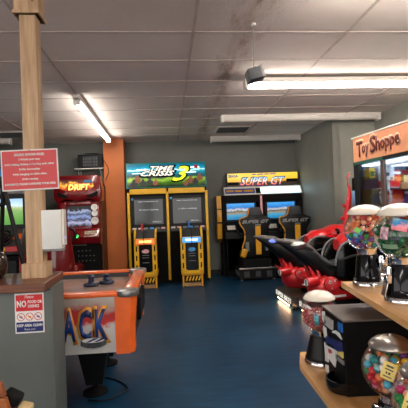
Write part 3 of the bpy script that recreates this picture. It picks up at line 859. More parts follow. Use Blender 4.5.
def racing_seat(parent, cx, sx, cy=-0.42):
    u = bpy.data.objects.new('seat_unit', None); COL.objects.link(u); u.parent = parent; u.location = (cx, cy, 0)
    half = [(0.0, 0.4), (0.22, 0.4), (0.25, 0.55), (0.2, 0.7), (0.2, 0.85), (0.27, 0.97), (0.28, 1.06), (0.2, 1.09), (0.14, 1.12), (0.115, 1.2), (0.1, 1.25), (0.0, 1.258)]
    out = half[1:-1] + [(-a, b) for a, b in half[1:-1]][::-1]
    q = MB(); q.prism(out, -0.06, 0.05, 'XZ', 0.012); q.build('backrest', M_black, u, smooth=40)
    q = MB(); q.prism([(-0.115, 1.11), (0.115, 1.11), (0.1, 1.24), (0.07, 1.262), (-0.07, 1.262), (-0.1, 1.24)], -0.075, 0.06, 'XZ', 0.014); q.build('headrest', M_darkgrey, u, smooth=40)
    for s in ((-1, 1) if False else (-1,)):
        q = MB(); q.tube([(s * a, -0.055, b) for a, b in half[1:-1]], 0.011, smooth=4); q.build('piping', mat('piping_yellow', (226, 156, 44), 0.5), u, smooth=60)
    q = MB(); q.box((-0.22, -0.02, 0.47), (0.1, 0.12, 0.16), 0.03, Matrix.Rotation(0.35, 4, 'Y'), 3); q.build('yellow_bolster', M_amber, u, smooth=50)
    text('SUPER GT', 'lettering', mat('seat_letter_grey', (150, 150, 150), 0.5), u, (0.0, -0.064, 1.01), (0.48, 0.06), bold=0.05, shear=0.3, depth=0.004)
    q = MB(); q.mm(-0.01, 0.085, -0.066, -0.055, 0.44, 0.93, 0.003); q.build('yellow_stripe', M_amber, u)
    q = MB(); q.mm(-0.01, 0.09, -0.066, -0.055, 0.94, 0.965); q.build('grey_label', M_grey, u)
    q = MB(); q.mm(-0.19, -0.13, -0.066, -0.055, 0.5, 0.66, 0.003); q.mm(0.16, 0.2, -0.066, -0.055, 0.5, 0.58, 0.003); q.build('side_label', M_grey, u)
    q = MB(); q.box((0, 0.2, 0.42), (0.48, 0.46, 0.12), 0.04, seg=3); q.build('seat_cushion', M_black, u, smooth=50)
    q = MB(); q.mm(-0.25, 0.25, -0.1, 0.42, 0.21, 0.37, 0.01); q.build('seat_riser', M_blackmatte, u)
    q = MB(); q.mm(-0.33, 0.33, -0.12, 0.5, 0.02, 0.215, 0.01); b_ = q.build('seat_base', M_black, u)
    q = MB(); q.mm(-0.33, 0.33, -0.128, -0.112, 0.195, 0.218, 0.002); q.build('metal_edge', M_silver, u)
    for j in (-0.2, 0.0, 0.2):
        q = MB(); q.mm(j - 0.045, j + 0.045, -0.126, -0.115, 0.06, 0.16, 0.002); q.build('vent_panel', M_darkgrey, u)
    q = MB(); q.mm(-0.336, -0.328, -0.1, 0.2, 0.09, 0.15); q.build('side_plate', M_grey, u)
    for fx in (-0.28, 0.28):
        q = MB(); q.cyl((fx, -0.08, 0), (fx, -0.08, 0.03), 0.02); q.build('foot', M_silver, u)
    return u
racing_seat(t, -0.24, 1); racing_seat(t, 0.47, 1)

# ------------------------------------------------------------------ red driving cabinet, left of the pillar
t = thing('red_racing_cabinet', 'dark red driving cabinet with lit yellow lettering left of the orange pillar', 'arcade machine', (-1.42, 6.9, 0))
q = MB(); q.mm(-0.36, 0.3, 0.25, 0.9, 0, 1.8, 0.01); q.mm(-0.33, 0.33, -0.02, 0.3, 0, 0.78, 0.01); q.build('cabinet_body', M_blackmatte, t)
hood = [(-0.30, 1.885), (0.33, 1.88), (0.37, 1.62), (0.36, 1.48), (0.31, 1.43), (0.18, 1.5), (0.05, 1.47), (-0.05, 1.47), (-0.2, 1.5), (-0.33, 1.43), (-0.38, 1.5), (-0.385, 1.65)]
q = MB(); q.prism(hood, 0.0, 0.4, 'XZ', 0.025); hd = q.build('marquee_hood', M_deepred, t, smooth=40)
q = MB(); q.prism([(-0.27, 1.81), (0.23, 1.805), (0.26, 1.7), (0.12, 1.58), (-0.12, 1.58), (-0.28, 1.68)], -0.008, 0.01, 'XZ', 0.003)
q.build('lit_panel', art('drift_marquee_art', [(0.0, (40, 8, 6)), (0.35, (120, 16, 10)), (0.5, (220, 80, 10)), (0.6, (250, 190, 60)), (0.75, (90, 14, 10)), (1.0, (30, 8, 8))], 'Z', 1.55, 1.84, 0.8, 7, 1.0), hd)
text('DRIFT', 'lettering_shadow', M_brightred, hd, (0.025, -0.012, 1.685), (0.38, 0.13), bold=0.06, shear=0.15)
text('DRIFT', 'lettering', M_letter_yellow, hd, (0.025, -0.016, 1.69), (0.34, 0.095), bold=0.04, shear=0.15)
q = MB(); q.prism([(0.11, 1.76), (0.23, 1.76), (0.23, 1.8), (0.11, 1.8)], -0.012, 0.0); q.build('blue_badge', mat('badge_blue', (40, 110, 150), 0.4, emit=0.3), hd)
for s in (-1, 1):
    q = MB(); q.prism([(s * 0.13, 1.535), (s * 0.2, 1.57), (s * 0.3, 1.62), (s * 0.33, 1.60), (s * 0.3, 1.54), (s * 0.2, 1.515)], -0.006, 0.02, 'XZ', 0.003); q.build('hood_vent', M_blackmatte, hd)
q = MB(); q.mm(-0.33, -0.19, 0.02, 0.3, 1.0, 1.46, 0.03); q.mm(0.19, 0.33, 0.02, 0.3, 1.0, 1.46, 0.03); q.mm(-0.3, 0.3, 0.05, 0.3, 1.0, 1.06, 0.01); q.mm(-0.3, 0.3, 0.05, 0.3, 1.39, 1.47, 0.01); q.build('screen_surround', M_deepred, t, smooth=40)
q = MB(); q.mm(-0.2, 0.2, 0.09, 0.12, 1.05, 1.4); sc_ = q.build('screen', art('drift_screen', [(0.0, (10, 12, 20)), (0.22, (170, 175, 210)), (0.3, (16, 20, 40)), (0.45, (130, 150, 200)), (0.6, (40, 50, 80)), (0.72, (150, 165, 200)), (0.8, (12, 12, 16)), (1.0, (10, 10, 10))], 'Z', 1.06, 1.39, 0.8, 14, 0.55), t)
for z, r in ((1.36, 0.052), (1.262, 0.048), (1.14, 0.06)):
    q = MB(); q.lathe([(0, 0), (r * 0.7, 0.004), (r * 0.75, 0.014), (r, 0.014), (r, 0), (0, 0)], 28, (0.255, 0.016, z), Matrix.Rotation(PI / 2, 4, 'X')); q.build('gauge', M_silver, t, smooth=40)
q = MB(); q.prism([(0.2, 0.72), (-0.08, 0.78), (-0.12, 0.9), (0.02, 1.03), (0.2, 1.03)], -0.33, 0.34, 'YZ', 0.02); ds = q.build('dashboard', M_deepred, t, smooth=40)
q = MB(); q.box((0.2, -0.075, 0.935), (0.2, 0.012, 0.12), 0.004, Matrix.Rotation(-0.75, 4, 'X')); q.build('coin_panel', mat('panel_beige', (176, 158, 136), 0.5, var=0.25, vscale=30), ds)
q = MB(); q.cyl((-0.01, -0.1, 0.9), (-0.01, -0.115, 0.91), 0.026); q.build('start_button', E_green, ds)
q = MB(); q.lathe([(0.11 + 0.018 * math.cos(a), 0.018 * math.sin(a)) for a in [2 * PI * j / 10 for j in range(11)]], 28)
q.cyl((0, 0, -0.08), (0, 0, 0.01), 0.035)
for j in range(3):
    a = PI / 2 + j * 2 * PI / 3
    q.cyl((0, 0, 0), (0.105 * math.cos(a), 0.105 * math.sin(a), 0), 0.013)
q.xform(Matrix.Translation((-0.12, -0.2, 0.93)) @ Matrix.Rotation(PI / 2 - 0.4, 4, 'X')); q.build('steering_wheel', M_blackgloss, t, smooth=50)
for j in range(14):
    q = MB(); q.mm(-0.02 + (j % 5) * 0.06, 0.0 + (j % 5) * 0.06, -0.026, -0.018, 0.5 + (j // 5) * 0.08, 0.512 + (j // 5) * 0.08); q.build('bolt_head', M_grey, t)
q = MB(); q.mm(-0.1, 0.12, -0.026, -0.018, 0.755, 0.765); q.build('edge_strip', M_grey, t)
q = MB(); q.mm(0.31, 0.345, 0.2, 0.7, 0.1, 1.75, 0.01); q.build('side_trim', wood('side_brown', (70, 34, 20), (110, 60, 32), 'Z', 0.5), t)
# moulded red seat in front
q = MB()
secs = []
for x, z, w, d in ((0, 0.30, 0.2, 0.2), (0, 0.52, 0.23, 0.15), (0.0, 0.8, 0.2, 0.09), (0.0, 1.02, 0.18, 0.07), (0.0, 1.16, 0.13, 0.06), (0, 1.2, 0.05, 0.04)):
    yb = -0.86 - (z - 0.3) * 0.12
    secs.append([(x + w * math.cos(a) * (1 if abs(math.cos(a)) < .9 else 1), yb + d * math.sin(a), z) for a in [2 * PI * k / 16 for k in range(16)]])
q.loft(secs); q.xform(Matrix.Translation((-0.12, 0.1, 0))); q.build('seat_back', M_deepred, t, smooth=70, sub=1)
q = MB(); q.box((-0.1, -0.5, 0.42), (0.46, 0.5, 0.2), 0.07, seg=4); q.build('seat_cushion', M_deepred, t, smooth=60)
q = MB(); q.mm(-0.3, 0.12, -1.0, 0.0, 0.0, 0.31, 0.02); q.build('seat_base', M_blackmatte, t)

# wall shelf with amplifier
t = thing('wall_shelf', 'small white bracket shelf on the back wall above the red driving cabinet', 'shelf', (-1.36, 8.05, 2.085))
q = MB(); q.mm(-0.28, 0.235, -0.32, 0.0, -0.018, 0.0, 0.003); q.build('board', M_white, t)
for x in (-0.22, 0.18):
    q = MB(); q.mm(x - 0.008, x + 0.008, -0.3, 0.0, -0.03, -0.018); q.mm(x - 0.008, x + 0.008, -0.012, 0.0, -0.3, -0.018); q.tube([(x, -0.28, -0.026), (x, -0.005, -0.28)], 0.008, smooth=0); q.build('bracket', M_white, t)
t = thing('amplifier', 'black audio amplifier on the white bracket shelf', 'amplifier', (-1.35, 7.9, 2.086))
q = MB(); q.mm(-0.23, 0.22, -0.13, 0.12, 0.01, 0.25, 0.01); q.build('case', M_black, t)
q = MB(); q.mm(-0.14, 0.13, -0.136, -0.128, 0.03, 0.22, 0.002); fp = q.build('front_panel', M_darkgrey, t)
for r in range(3):
    for c in range(7):
        if c == 4: continue
        q = MB(); q.cyl((-0.12 + c * 0.038, -0.146, 0.06 + r * 0.055), (-0.12 + c * 0.038, -0.134, 0.06 + r * 0.055), 0.009, seg=10); q.build('knob', M_grey, fp)
for x in (-0.19, 0.18):
    for y in (-0.1, 0.09):
        q = MB(); q.cyl((x, y, 0), (x, y, 0.012), 0.015, seg=12); q.build('foot', M_blackmatte, t)
q = MB(); q.tube([(-0.12, 0, 0.25), (-0.12, 0, 0.285), (0.12, 0, 0.285), (0.12, 0, 0.25)], 0.009, smooth=0); q.build('handle', M_black, t)
q = MB(); q.tube([(-1.135, 7.75, 2.2), (-1.125, 7.69, 2.24), (-1.04, 7.705, 2.1), (-1.03, 7.71, 1.98), (-1.07, 7.70, 1.9), (-1.09, 7.70, 1.84)], 0.006)
tag(q.build('audio_cable', M_black, None, (0, 0, 0), 60), 'black cable looping from the amplifier over the orange pillar', 'cable')

# ------------------------------------------------------------------ left driving cabinet
t = thing('racing_cabinet', 'black driving cabinet with green landscape screen at the left edge behind the pine post', 'arcade machine', (-2.35, 6.0, 0))
q = MB(); q.mm(-0.42, 0.4, 0.1, 0.9, 0, 1.75, 0.01); q.mm(-0.4, 0.38, -0.1, 0.2, 0.0, 0.72, 0.01); q.build('cabinet_body', M_blackmatte, t)
q = MB(); q.prism([(0.1, 1.55), (0.02, 1.6), (0.06, 1.95), (0.4, 1.95), (0.4, 1.55)], -0.4, 0.39, 'YZ', 0.02); mq = q.build('marquee', M_darkgrey, t)
q = MB(); q.box((0, 0.032, 1.77), (0.74, 0.01, 0.3), 0.003, Matrix.Rotation(-0.11, 4, 'X')); q.build('lit_panel', art('left_marquee_art', [(0.0, (150, 60, 30)), (0.35, (40, 20, 16)), (0.5, (190, 130, 90)), (0.65, (40, 130, 190)), (1.0, (30, 90, 150))], 'Z', 1.62, 1.92, 0.6, 6, 0.9), mq)
q = MB(); q.prism([(-0.4, 1.56), (0.39, 1.56), (0.37, 1.63), (0.1, 1.68), (-0.1, 1.68), (-0.39, 1.63)], -0.02, 0.1, 'XZ', 0.01); q.build('screen_brow', M_grey, t)
q = MB(); q.mm(-0.4, 0.39, 0.0, 0.12, 1.08, 1.14, 0.01); q.mm(-0.4, 0.39, 0.0, 0.12, 1.5, 1.57, 0.01); q.mm(-0.4, -0.36, 0, 0.12, 1.1, 1.55, 0.01); q.mm(0.365, 0.4, 0, 0.12, 1.1, 1.55, 0.01); q.build('screen_bezel', M_black, t)
q = MB(); q.mm(-0.36, 0.365, 0.06, 0.09, 1.13, 1.5); q.build('screen', art('landscape_screen', [(0.0, (60, 130, 40)), (0.3, (90, 150, 60)), (0.55, (120, 165, 90)), (0.66, (170, 185, 130)), (0.74, (200, 225, 245)), (1.0, (150, 195, 240))], 'Z', 1.13, 1.5, 0.95, 9, 0.3), t)
q = MB(); q.prism([(0.12, 0.7), (-0.14, 0.74), (-0.16, 0.9), (0.0, 1.09), (0.12, 1.09)], -0.4, 0.39, 'YZ', 0.015); ds = q.build('dashboard', mat('dash_grey', (60, 54, 52), 0.45, var=0.2), t)
q = MB(); q.box((0.32, -0.1, 0.98), (0.1, 0.012, 0.09), 0.004, Matrix.Rotation(-0.7, 4, 'X')); q.build('orange_label', M_orange, ds)
q = MB(); q.mm(0.05, 0.36, -0.175, -0.15, 0.78, 0.85, 0.006); q.build('red_sign', M_brightred, ds)
q = MB(); q.cyl((0.15, -0.18, 0.815), (0.15, -0.172, 0.815), 0.035); q.build('yellow_disc', M_yellow, ds)
q = MB(); q.lathe([(0.1 + 0.018 * math.cos(a), 0.018 * math.sin(a)) for a in [2 * PI * j / 10 for j in range(11)]], 28)
q.cyl((0, 0, -0.1), (0, 0, 0.012), 0.06)
for j in range(3):
    a = -PI / 2 + j * 2 * PI / 3
    q.cyl((0, 0, 0), (0.095 * math.cos(a), 0.095 * math.sin(a), 0), 0.016)
q.xform(Matrix.Translation((0.19, -0.23, 0.98)) @ Matrix.Rotation(PI / 2 - 0.4, 4, 'X')); q.build('steering_wheel', M_blackgloss, t, smooth=50)
q = MB(); q.mm(0.33, 0.4, -0.12, 0.0, 0.1, 0.72, 0.012); q.build('red_corner', M_red, t)
q = MB(); q.mm(-0.3, 0.3, -0.108, -0.1, 0.3, 0.66, 0.004); q.build('coin_door', M_blackgloss, t)

t = thing('folding_stand', 'black folding stand with leaning poles in front of the left driving cabinet', 'stand', (-1.62, 4.5, 0))
for k, (a, b) in enumerate((((-0.06, 0, 1.60), (0.28, 0.02, 0.0)), ((-0.06, 0.02, 1.60), (-0.26, 0.3, 0.0)), ((-0.16, 0, 1.40), (0.06, -0.28, 0.0)))):
    q = MB(); q.cyl(a, b, 0.022, seg=14); q.build('leg', M_black, t, smooth=60)
q = MB(); q.cyl((-0.06, 0.01, 1.54), (-0.06, 0.01, 1.66), 0.035); q.build('hub', M_black, t, smooth=40)
q = MB(); q.cyl((-0.12, 0.0, 1.36), (-0.0, 0.03, 1.40), 0.02); q.build('brace', M_black, t, smooth=40)
#PART3

# ------------------------------------------------------------------ motorbike machines
def ring_section(x, w, z0, z1, n=12, y0=0.0):
    zc, h = (z0 + z1) / 2, (z1 - z0) / 2
    out = []
    for k in range(n):
        a = 2 * PI * k / n
        ca, sa = math.cos(a), math.sin(a)
        out.append((x, y0 + w * math.copysign(abs(ca) ** 0.75, ca), zc + h * math.copysign(abs(sa) ** 0.75, sa)))
    return out
def bike(label, loc, lens):
    t = thing('motorbike_arcade_machine', label, 'arcade machine', loc, 0, 'motorbike arcade machines')
    q = MB(); q.mm(0.0, 1.05, -0.365, 0.365, 0.045, 0.165, 0.008); pl = q.build('platform', mat('platform_brown', (58, 49, 45), 0.3), t)
    text('SUPER BIKES', 'lettering', M_letter_white, pl, (-0.002, 0.0, 0.108), (0.7, 0.062), FACE_LEFT, bold=-0.0, shear=0.2, depth=0.003)
    q = MB(); q.mm(-0.004, 0.0, -0.36, 0.36, 0.052, 0.058); q.mm(-0.004, 0.0, -0.36, 0.36, 0.152, 0.157); q.build('edge_strip', M_grey, pl)
    for x in (0.05, 0.95):
        for y in (-0.33, 0.33):
            q = MB(); q.cyl((x, y, 0), (x, y, 0.05), 0.022, seg=12); q.build('foot', M_black, t)
    q = MB(); q.mm(0.01, 0.03, -0.2, 0.3, 0.028, 0.044); q.build('floor_glow_strip', emitter('floor_glow_warm', (255, 196, 140), 34.0), t)  # warm glowing strip added under the platform to light the floor
    q = MB(); q.mm(0.25, 0.7, -0.1, 0.1, 0.16, 0.36, 0.02); q.build('pivot_column', M_blackmatte, t)
    q = MB()
    q.loft([ring_section(*s) for s in ((-0.33, 0.02, 0.862, 0.882), (-0.2, 0.095, 0.75, 0.862), (-0.05, 0.12, 0.6, 0.835), (0.08, 0.13, 0.52, 0.75), (0.2, 0.12, 0.42, 0.6), (0.32, 0.13, 0.4, 0.6), (0.4, 0.15, 0.38, 0.74), (0.55, 0.17, 0.36, 0.83), (0.75, 0.18, 0.36, 0.86), (0.92, 0.12, 0.42, 0.8), (0.98, 0.06, 0.5, 0.72))])
    q.build('body', M_black, t, smooth=50)
    q = MB()
    q.loft([ring_section(*s) for s in ((-0.345, 0.02, 0.868, 0.892), (-0.22, 0.125, 0.83, 0.892), (-0.08, 0.135, 0.795, 0.872), (0.02, 0.11, 0.75, 0.82), (0.08, 0.06, 0.73, 0.765))])
    q.build('tail_cowl', mat('cowl_grey', (104, 98, 94), 0.35, coat=0.3), t, smooth=50)
    q = MB(); q.loft([ring_section(*s) for s in ((0.04, 0.09, 0.72, 0.79), (0.14, 0.11, 0.6, 0.70), (0.24, 0.11, 0.56, 0.625), (0.34, 0.1, 0.58, 0.64), (0.38, 0.06, 0.62, 0.68))]); q.build('seat', M_darkgrey, t, smooth=50)
    q = MB(); q.ball((-0.13, -0.115, 0.825), 0.035 if lens is not M_silver else 0.056, 2, (1.7, 0.6, 0.75)); q.build('tail_lens', lens, t, smooth=180)
    q = MB(); q.ball((-0.33, 0, 0.874), 0.022, 2, (0.6, 1, 0.7)); q.build('tail_light', M_red, t, smooth=180)
    # red tank and front fairing with a broken, angular top
    q = MB()
    q.loft([ring_section(*s) for s in ((0.33, 0.09, 0.74, 0.86), (0.42, 0.17, 0.78, 0.925), (0.52, 0.2, 0.8, 0.935), (0.6, 0.16, 0.82, 0.955), (0.68, 0.24, 0.78, 0.99), (0.8, 0.26, 0.76, 0.995), (0.9, 0.2, 0.72, 0.94), (0.97, 0.1, 0.7, 0.86))])
    q.prism([(0.5, 0.86), (0.74, 0.9), (0.72, 0.80), (0.66, 0.75), (0.6, 0.82)], -0.235, -0.18, 'XZ', 0.01)
    q.prism([(0.5, 0.86), (0.74, 0.9), (0.72, 0.80), (0.66, 0.75), (0.6, 0.82)], 0.18, 0.235, 'XZ', 0.01)
    q.build('fuel_tank', M_brightred, t, smooth=35)
    for s in (-1, 1):
        q = MB(); q.prism([(0.24, 0.5), (0.25, 0.68), (0.31, 0.8), (0.42, 0.85), (0.55, 0.83), (0.68, 0.75), (0.76, 0.6), (0.7, 0.45), (0.45, 0.4)], s * 0.16, s * 0.2, 'XZ', 0.01); kp = q.build('knee_panel', M_blackgloss, t, smooth=40)
        q = MB(); q.tube([(0.235, s * 0.2, 0.6), (0.25, s * 0.205, 0.7), (0.31, s * 0.205, 0.81), (0.42, s * 0.205, 0.86), (0.55, s * 0.205, 0.84), (0.68, s * 0.205, 0.76)], 0.011); q.build('rim_trim', M_grey, kp, smooth=60)
        q = MB(); q.tube([(0.3, s * 0.205, 0.66), (0.45, s * 0.21, 0.7), (0.62, s * 0.21, 0.69)], 0.012); q.build('inner_trim', M_darkgrey, kp, smooth=60)
    # red engine and swing arm
    eng = MB()
    eng.loft([ring_section(*s) for s in ((0.0, 0.06, 0.28, 0.42), (0.05, 0.14, 0.22, 0.47), (0.16, 0.17, 0.2, 0.5), (0.3, 0.17, 0.2, 0.44), (0.5, 0.16, 0.21, 0.41), (0.72, 0.14, 0.22, 0.4), (0.78, 0.08, 0.26, 0.36))])
    for x0, z0, x1, z1, r in ((0.06, 0.44, -0.02, 0.6, 0.035), (0.1, 0.46, 0.07, 0.58, 0.035), (0.17, 0.47, 0.16, 0.555, 0.03), (0.02, 0.4, -0.06, 0.5, 0.03)):
        eng.cyl((x0, -0.08, z0), (x1, -0.08, z1), r, 0.004, 12)
        eng.cyl((x0, 0.08, z0), (x1, 0.08, z1), r, 0.004, 12)
    e_ = eng.build('engine_cover', M_brightred, t, smooth=45)
    q = MB(); q.cyl((0.06, -0.12, 0.44), (-0.07, -0.15, 0.43), 0.055, 0.05, 20, 0.006); h_ = q.build('exhaust_pipe', M_brightred, t, smooth=45)
    q = MB(); q.cyl((-0.071, -0.15, 0.43), (-0.076, -0.151, 0.43), 0.036, 0.036, 20); q.build('white_end_sticker', M_paper, h_)
    q = MB(); q.box((-0.075, -0.151, 0.43), (0.006, 0.02, 0.06)); q.build('black_end_sticker', M_blackmatte, h_)
    q = MB(); q.cyl((0.2, -0.14, 0.4), (0.19, -0.2, 0.405), 0.085, 0.075, 24, 0.012); d_ = q.build('clutch_cover', M_brightred, t, smooth=45)
    for x, z, w, h, r in ((0.165, 0.43, 0.022, 0.034, 0.3), (0.23, 0.44, 0.022, 0.034, -0.3), (0.2, 0.365, 0.034, 0.016, -0.15)):
        q = MB(); q.box((x, -0.2015, z), (w, 0.004, h), 0.002, Matrix.Rotation(r, 4, 'Y')); q.build('printed_decal', M_paper, d_)
        q = MB(); q.box((x, -0.204, z), (w * 0.5, 0.002, h * 0.5), 0, Matrix.Rotation(r, 4, 'Y')); q.build('dark_decal', M_blackmatte, d_)
    q = MB(); q.box((0.27, -0.172, 0.275), (0.15, 0.01, 0.022), 0.002, Matrix.Rotation(-0.05, 4, 'Y')); q.build('white_decal', M_paper, e_)
    q = MB(); q.tube([(0.62, -0.33, 0.9), (0.66, -0.2, 0.93), (0.68, 0.2, 0.93), (0.62, 0.33, 0.9)], 0.018); q.build('handlebar', M_blackmatte, t, smooth=60)
    for s in (-1, 1):
        q = MB(); q.cyl((0.3, s * 0.16, 0.36), (0.3, s * 0.3, 0.36), 0.018); q.build('foot_peg', M_blackmatte, t)
    # monitor housing with red curved frame
    q = MB(); q.mm(1.08, 1.65, -0.26, 0.26, 0.0, 1.6, 0.02); q.build('monitor_housing', M_blackmatte, t)
    q = MB(); q.mm(1.065, 1.085, -0.22, 0.22, 1.0, 1.42, 0.003); q.build('screen', art('bike_screen', [(0.0, (30, 30, 40)), (0.4, (90, 60, 40)), (0.6, (60, 90, 120)), (1.0, (120, 160, 190))], 'Z', 1.0, 1.42, 0.6, 6, 0.5), t)
    for s in (-1, 1):
        q = MB(); q.tube([(0.92, s * 0.29, 0.55), (0.955, s * 0.29, 0.8), (1.01, s * 0.29, 1.1), (1.055, s * 0.29, 1.35), (1.065, s * 0.29, 1.5)], [0.044, 0.044, 0.042, 0.032, 0.01], 12)
        for x, z in ((0.92, 0.9), (0.945, 1.05), (0.98, 1.22)):
            q.cyl((x + 0.04, s * 0.29, z), (x - 0.02, s * 0.29, z + 0.01), 0.024, seg=12)
        rf = q.build('red_frame', M_brightred, t, smooth=45)
        q = MB(); q.tube([(1.08, s * 0.285, 1.45), (1.045, s * 0.285, 1.49), (1.04, s * 0.285, 1.62), (1.08, s * 0.285, 1.67)], 0.011); q.build('grab_loop', M_brightred, rf, smooth=60)
    return t
bike('red and black motorbike ride with blue tail lens, the farther of the two', (1.43, 5.25, 0), emitter('blue_lens', (120, 140, 255), 0.8))
bike('red and black motorbike ride with silver tail lens, nearer and right behind the gumball machines', (1.505, 4.48, 0), M_silver)

# ------------------------------------------------------------------ crane machine with the shop sign
t = thing('toy_crane_machine', 'black glazed toy crane machine with a peach sign reading Toy Shoppe', 'vending machine', (1.852, 4.0, 0), 0.117)
Wd, Dp, Ht = 1.3, 0.62, 1.885
q = MB(); q.mm(0, Dp, -Wd, 0, 0.03, 0.88, 0.01); q.build('cabinet_base', M_blackgloss, t)
for x, y in ((0.03, -0.035), (0.03, -Wd + 0.035), (Dp - 0.03, -0.035), (Dp - 0.03, -Wd + 0.035)):
    q = MB(); q.mm(x - 0.03, x + 0.03, y - 0.035, y + 0.035, 0.86, 1.64, 0.004); q.build('corner_post', M_black, t)
q = MB(); q.mm(0.0, 0.03, -0.47, -0.425, 0.88, 1.62, 0.003); q.build('mullion', mat('mullion_brown', (92, 70, 60), 0.4), t)
q = MB(); q.mm(0.012, 0.018, -Wd + 0.06, -0.06, 0.88, 1.62); q.build('front_pane', M_pane, t)
q = MB(); q.mm(0.06, Dp - 0.06, -0.03, -0.016, 0.88, 1.62); q.build('end_panel', mat('crane_end_panel', (70, 74, 84), 0.3), t)
q = MB(); q.mm(0.0, Dp, -Wd, 0, 1.615, Ht, 0.006); mq = q.build('marquee', M_black, t)
q = MB(); q.mm(-0.008, 0.004, -Wd + 0.02, -0.02, 1.645, Ht - 0.012, 0.002); q.build('sign_panel', mat('sign_peach', (226, 150, 108), 0.5, var=0.08, vscale=3, emit=0.22), mq)
q = MB(); q.mm(-0.012, 0.02, -Wd, 0, Ht - 0.01, Ht + 0.004, 0.002); q.build('top_edge', M_cream, mq)
q = MB(); q.mm(-0.01, 0.01, -0.47, -0.01, 1.615, 1.645, 0.002); q.build('green_strip', mat('sign_green', (30, 92, 76), 0.5), mq)
M_brown = mat('sign_brown', (112, 44, 34), 0.5)
M_shadow = mat('sign_letter_border', (236, 178, 140), 0.5, emit=0.2)
ty = [('T', -0.13, 0.0, 0.11, 0.15), ('o', -0.205, -0.01, 0.06, 0.08), ('y', -0.27, -0.028, 0.066, 0.115), ('S', -0.37, 0.015, 0.1, 0.16), ('h', -0.455, 0.012, 0.07, 0.135), ('o', -0.53, -0.008, 0.07, 0.085), ('p', -0.605, -0.022, 0.07, 0.115), ('p', -0.68, -0.018, 0.07, 0.115), ('e', -0.752, 0.002, 0.065, 0.085)]
for ch, y, dz, w, h in ty:
    text(ch, 'letter_border', M_shadow, mq, (-0.009, y * 0.885 - 0.022, 1.76 + dz), (w * 0.9 + 0.03, h + 0.03), FACE_LEFT, bold=0.05, depth=0.002)
    text(ch, 'lettering', M_brown, mq, (-0.012, y * 0.885 - 0.022, 1.76 + dz), (w * 0.9, h), FACE_LEFT, bold=0.035, depth=0.003)
q = MB(); q.mm(-0.011, -0.006, -0.9, -0.83, 1.77, 1.83, 0.001); q.build('blue_sticker', M_lblue, mq)
q = MB(); q.mm(-0.011, -0.006, -0.9, -0.83, 1.83, 1.865, 0.001); q.build('white_sticker', M_paper, mq)
q = MB(); q.mm(0.05, Dp - 0.05, -Wd + 0.05, -0.05, 1.6, 1.612); q.build('ceiling_lamp_panel', emitter('crane_lamp', (205, 225, 255), 9.0), t)
q = MB(); q.mm(Dp - 0.05, Dp - 0.03, -Wd + 0.05, -0.05, 0.88, 1.62); q.build('back_panel', mat('crane_back', (52, 56, 74), 0.3), t)
q = MB(); q.mm(0.20, Dp - 0.05, -0.3, -0.035, 1.372, 1.382, 0.001); q.build('prize_shelf', M_white, t)
q = MB(); q.mm(0.04, Dp - 0.05, -0.26, -0.035, 1.19, 1.2, 0.001); q.build('prize_shelf', M_white, t)
q = MB(); q.mm(0.04, 0.13, -0.2, -0.035, 1.47, 1.48, 0.001); q.build('prize_shelf', M_green, t)
q = MB(); q.mm(0.06, Dp - 0.1, -Wd + 0.06, -0.06, 0.88, 0.9); q.build('prize_bed', mat('prize_bed', (90, 40, 90), 0.7), t)
q = MB(); q.mm(0.14, 0.18, -1.2, -0.05, 1.575, 1.6, 0.002); q.build('gantry', M_silver, t)
cx_, cy_ = 0.165, -0.27
q = MB(); q.mm(cx_ - 0.05, cx_ + 0.05, cy_ - 0.05, cy_ + 0.05, 1.44, 1.575, 0.006); q.cyl((cx_, cy_, 1.36), (cx_, cy_, 1.44), 0.028); cl = q.build('claw_head', M_white, t)
q = MB(); q.cyl((cx_ - 0.02, cy_ - 0.056, 1.5), (cx_ - 0.02, cy_ - 0.05, 1.5), 0.018); q.cyl((cx_ + 0.02, cy_ - 0.056, 1.46), (cx_ + 0.02, cy_ - 0.05, 1.46), 0.012); q.build('dial', M_darkgrey, cl)
for k in range(3):
    a = k * 2 * PI / 3 + 0.5
    q = MB(); q.tube([(cx_, cy_, 1.37), (cx_ + 0.06 * math.cos(a), cy_ + 0.06 * math.sin(a), 1.33), (cx_ + 0.045 * math.cos(a), cy_ + 0.045 * math.sin(a), 1.235)], 0.009); q.build('claw_finger', M_white, cl, smooth=60)
RM = Matrix.Translation((1.852, 4.0, 0)) @ Matrix.Rotation(0.117, 4, 'Z')
M_purple = mat('purple_plush', (86, 60, 140), 0.8)
def toybox(label, m, x, y, z, sx, sy, sz, win=None, stripe=None):
    g = thing('toy_box', label, 'toy', RM @ Vector((x, y, z)), 0.117, 'prizes in the crane machine')
    q = MB(); q.mm(-sx / 2, sx / 2, -sy / 2, sy / 2, 0, sz, 0.003); q.build('carton', m, g)
    if win:
        q = MB(); q.mm(-sx * 0.36, sx * 0.36, -sy / 2 - 0.002, -sy / 2 + 0.002, sz * 0.15, sz * 0.7); q.build('printed_front', win, g)
    if stripe:
        q = MB(); q.mm(-sx * 0.48, sx * 0.48, -sy / 2 - 0.003, -sy / 2 + 0.002, sz * 0.78, sz * 0.94); q.build('printed_band', stripe, g)
toybox('red toy carton on the upper shelf inside the crane machine, right of the claw', M_brightred, 0.285, -0.15, 1.383, 0.13, 0.16, 0.155, None, M_paper)
toybox('red toy carton on the lower shelf inside the crane machine, behind the claw', M_brightred, 0.27, -0.15, 1.201, 0.2, 0.16, 0.16, M_orange, None)
toybox('black toy carton with tan print on the upper shelf inside the crane machine', M_black, 0.43, -0.15, 1.383, 0.13, 0.16, 0.16, M_tan, M_red)
toybox('small yellow carton on the green shelf at the crane machine corner', M_yellow, 0.098, -0.118, 1.481, 0.06, 0.08, 0.09, M_green, None)
toybox('olive carton on the lower shelf near the left post of the crane machine', mat('olive_box', (110, 98, 60), 0.6), 0.095, -0.14, 1.201, 0.1, 0.14, 0.17, M_darkgrey, None)
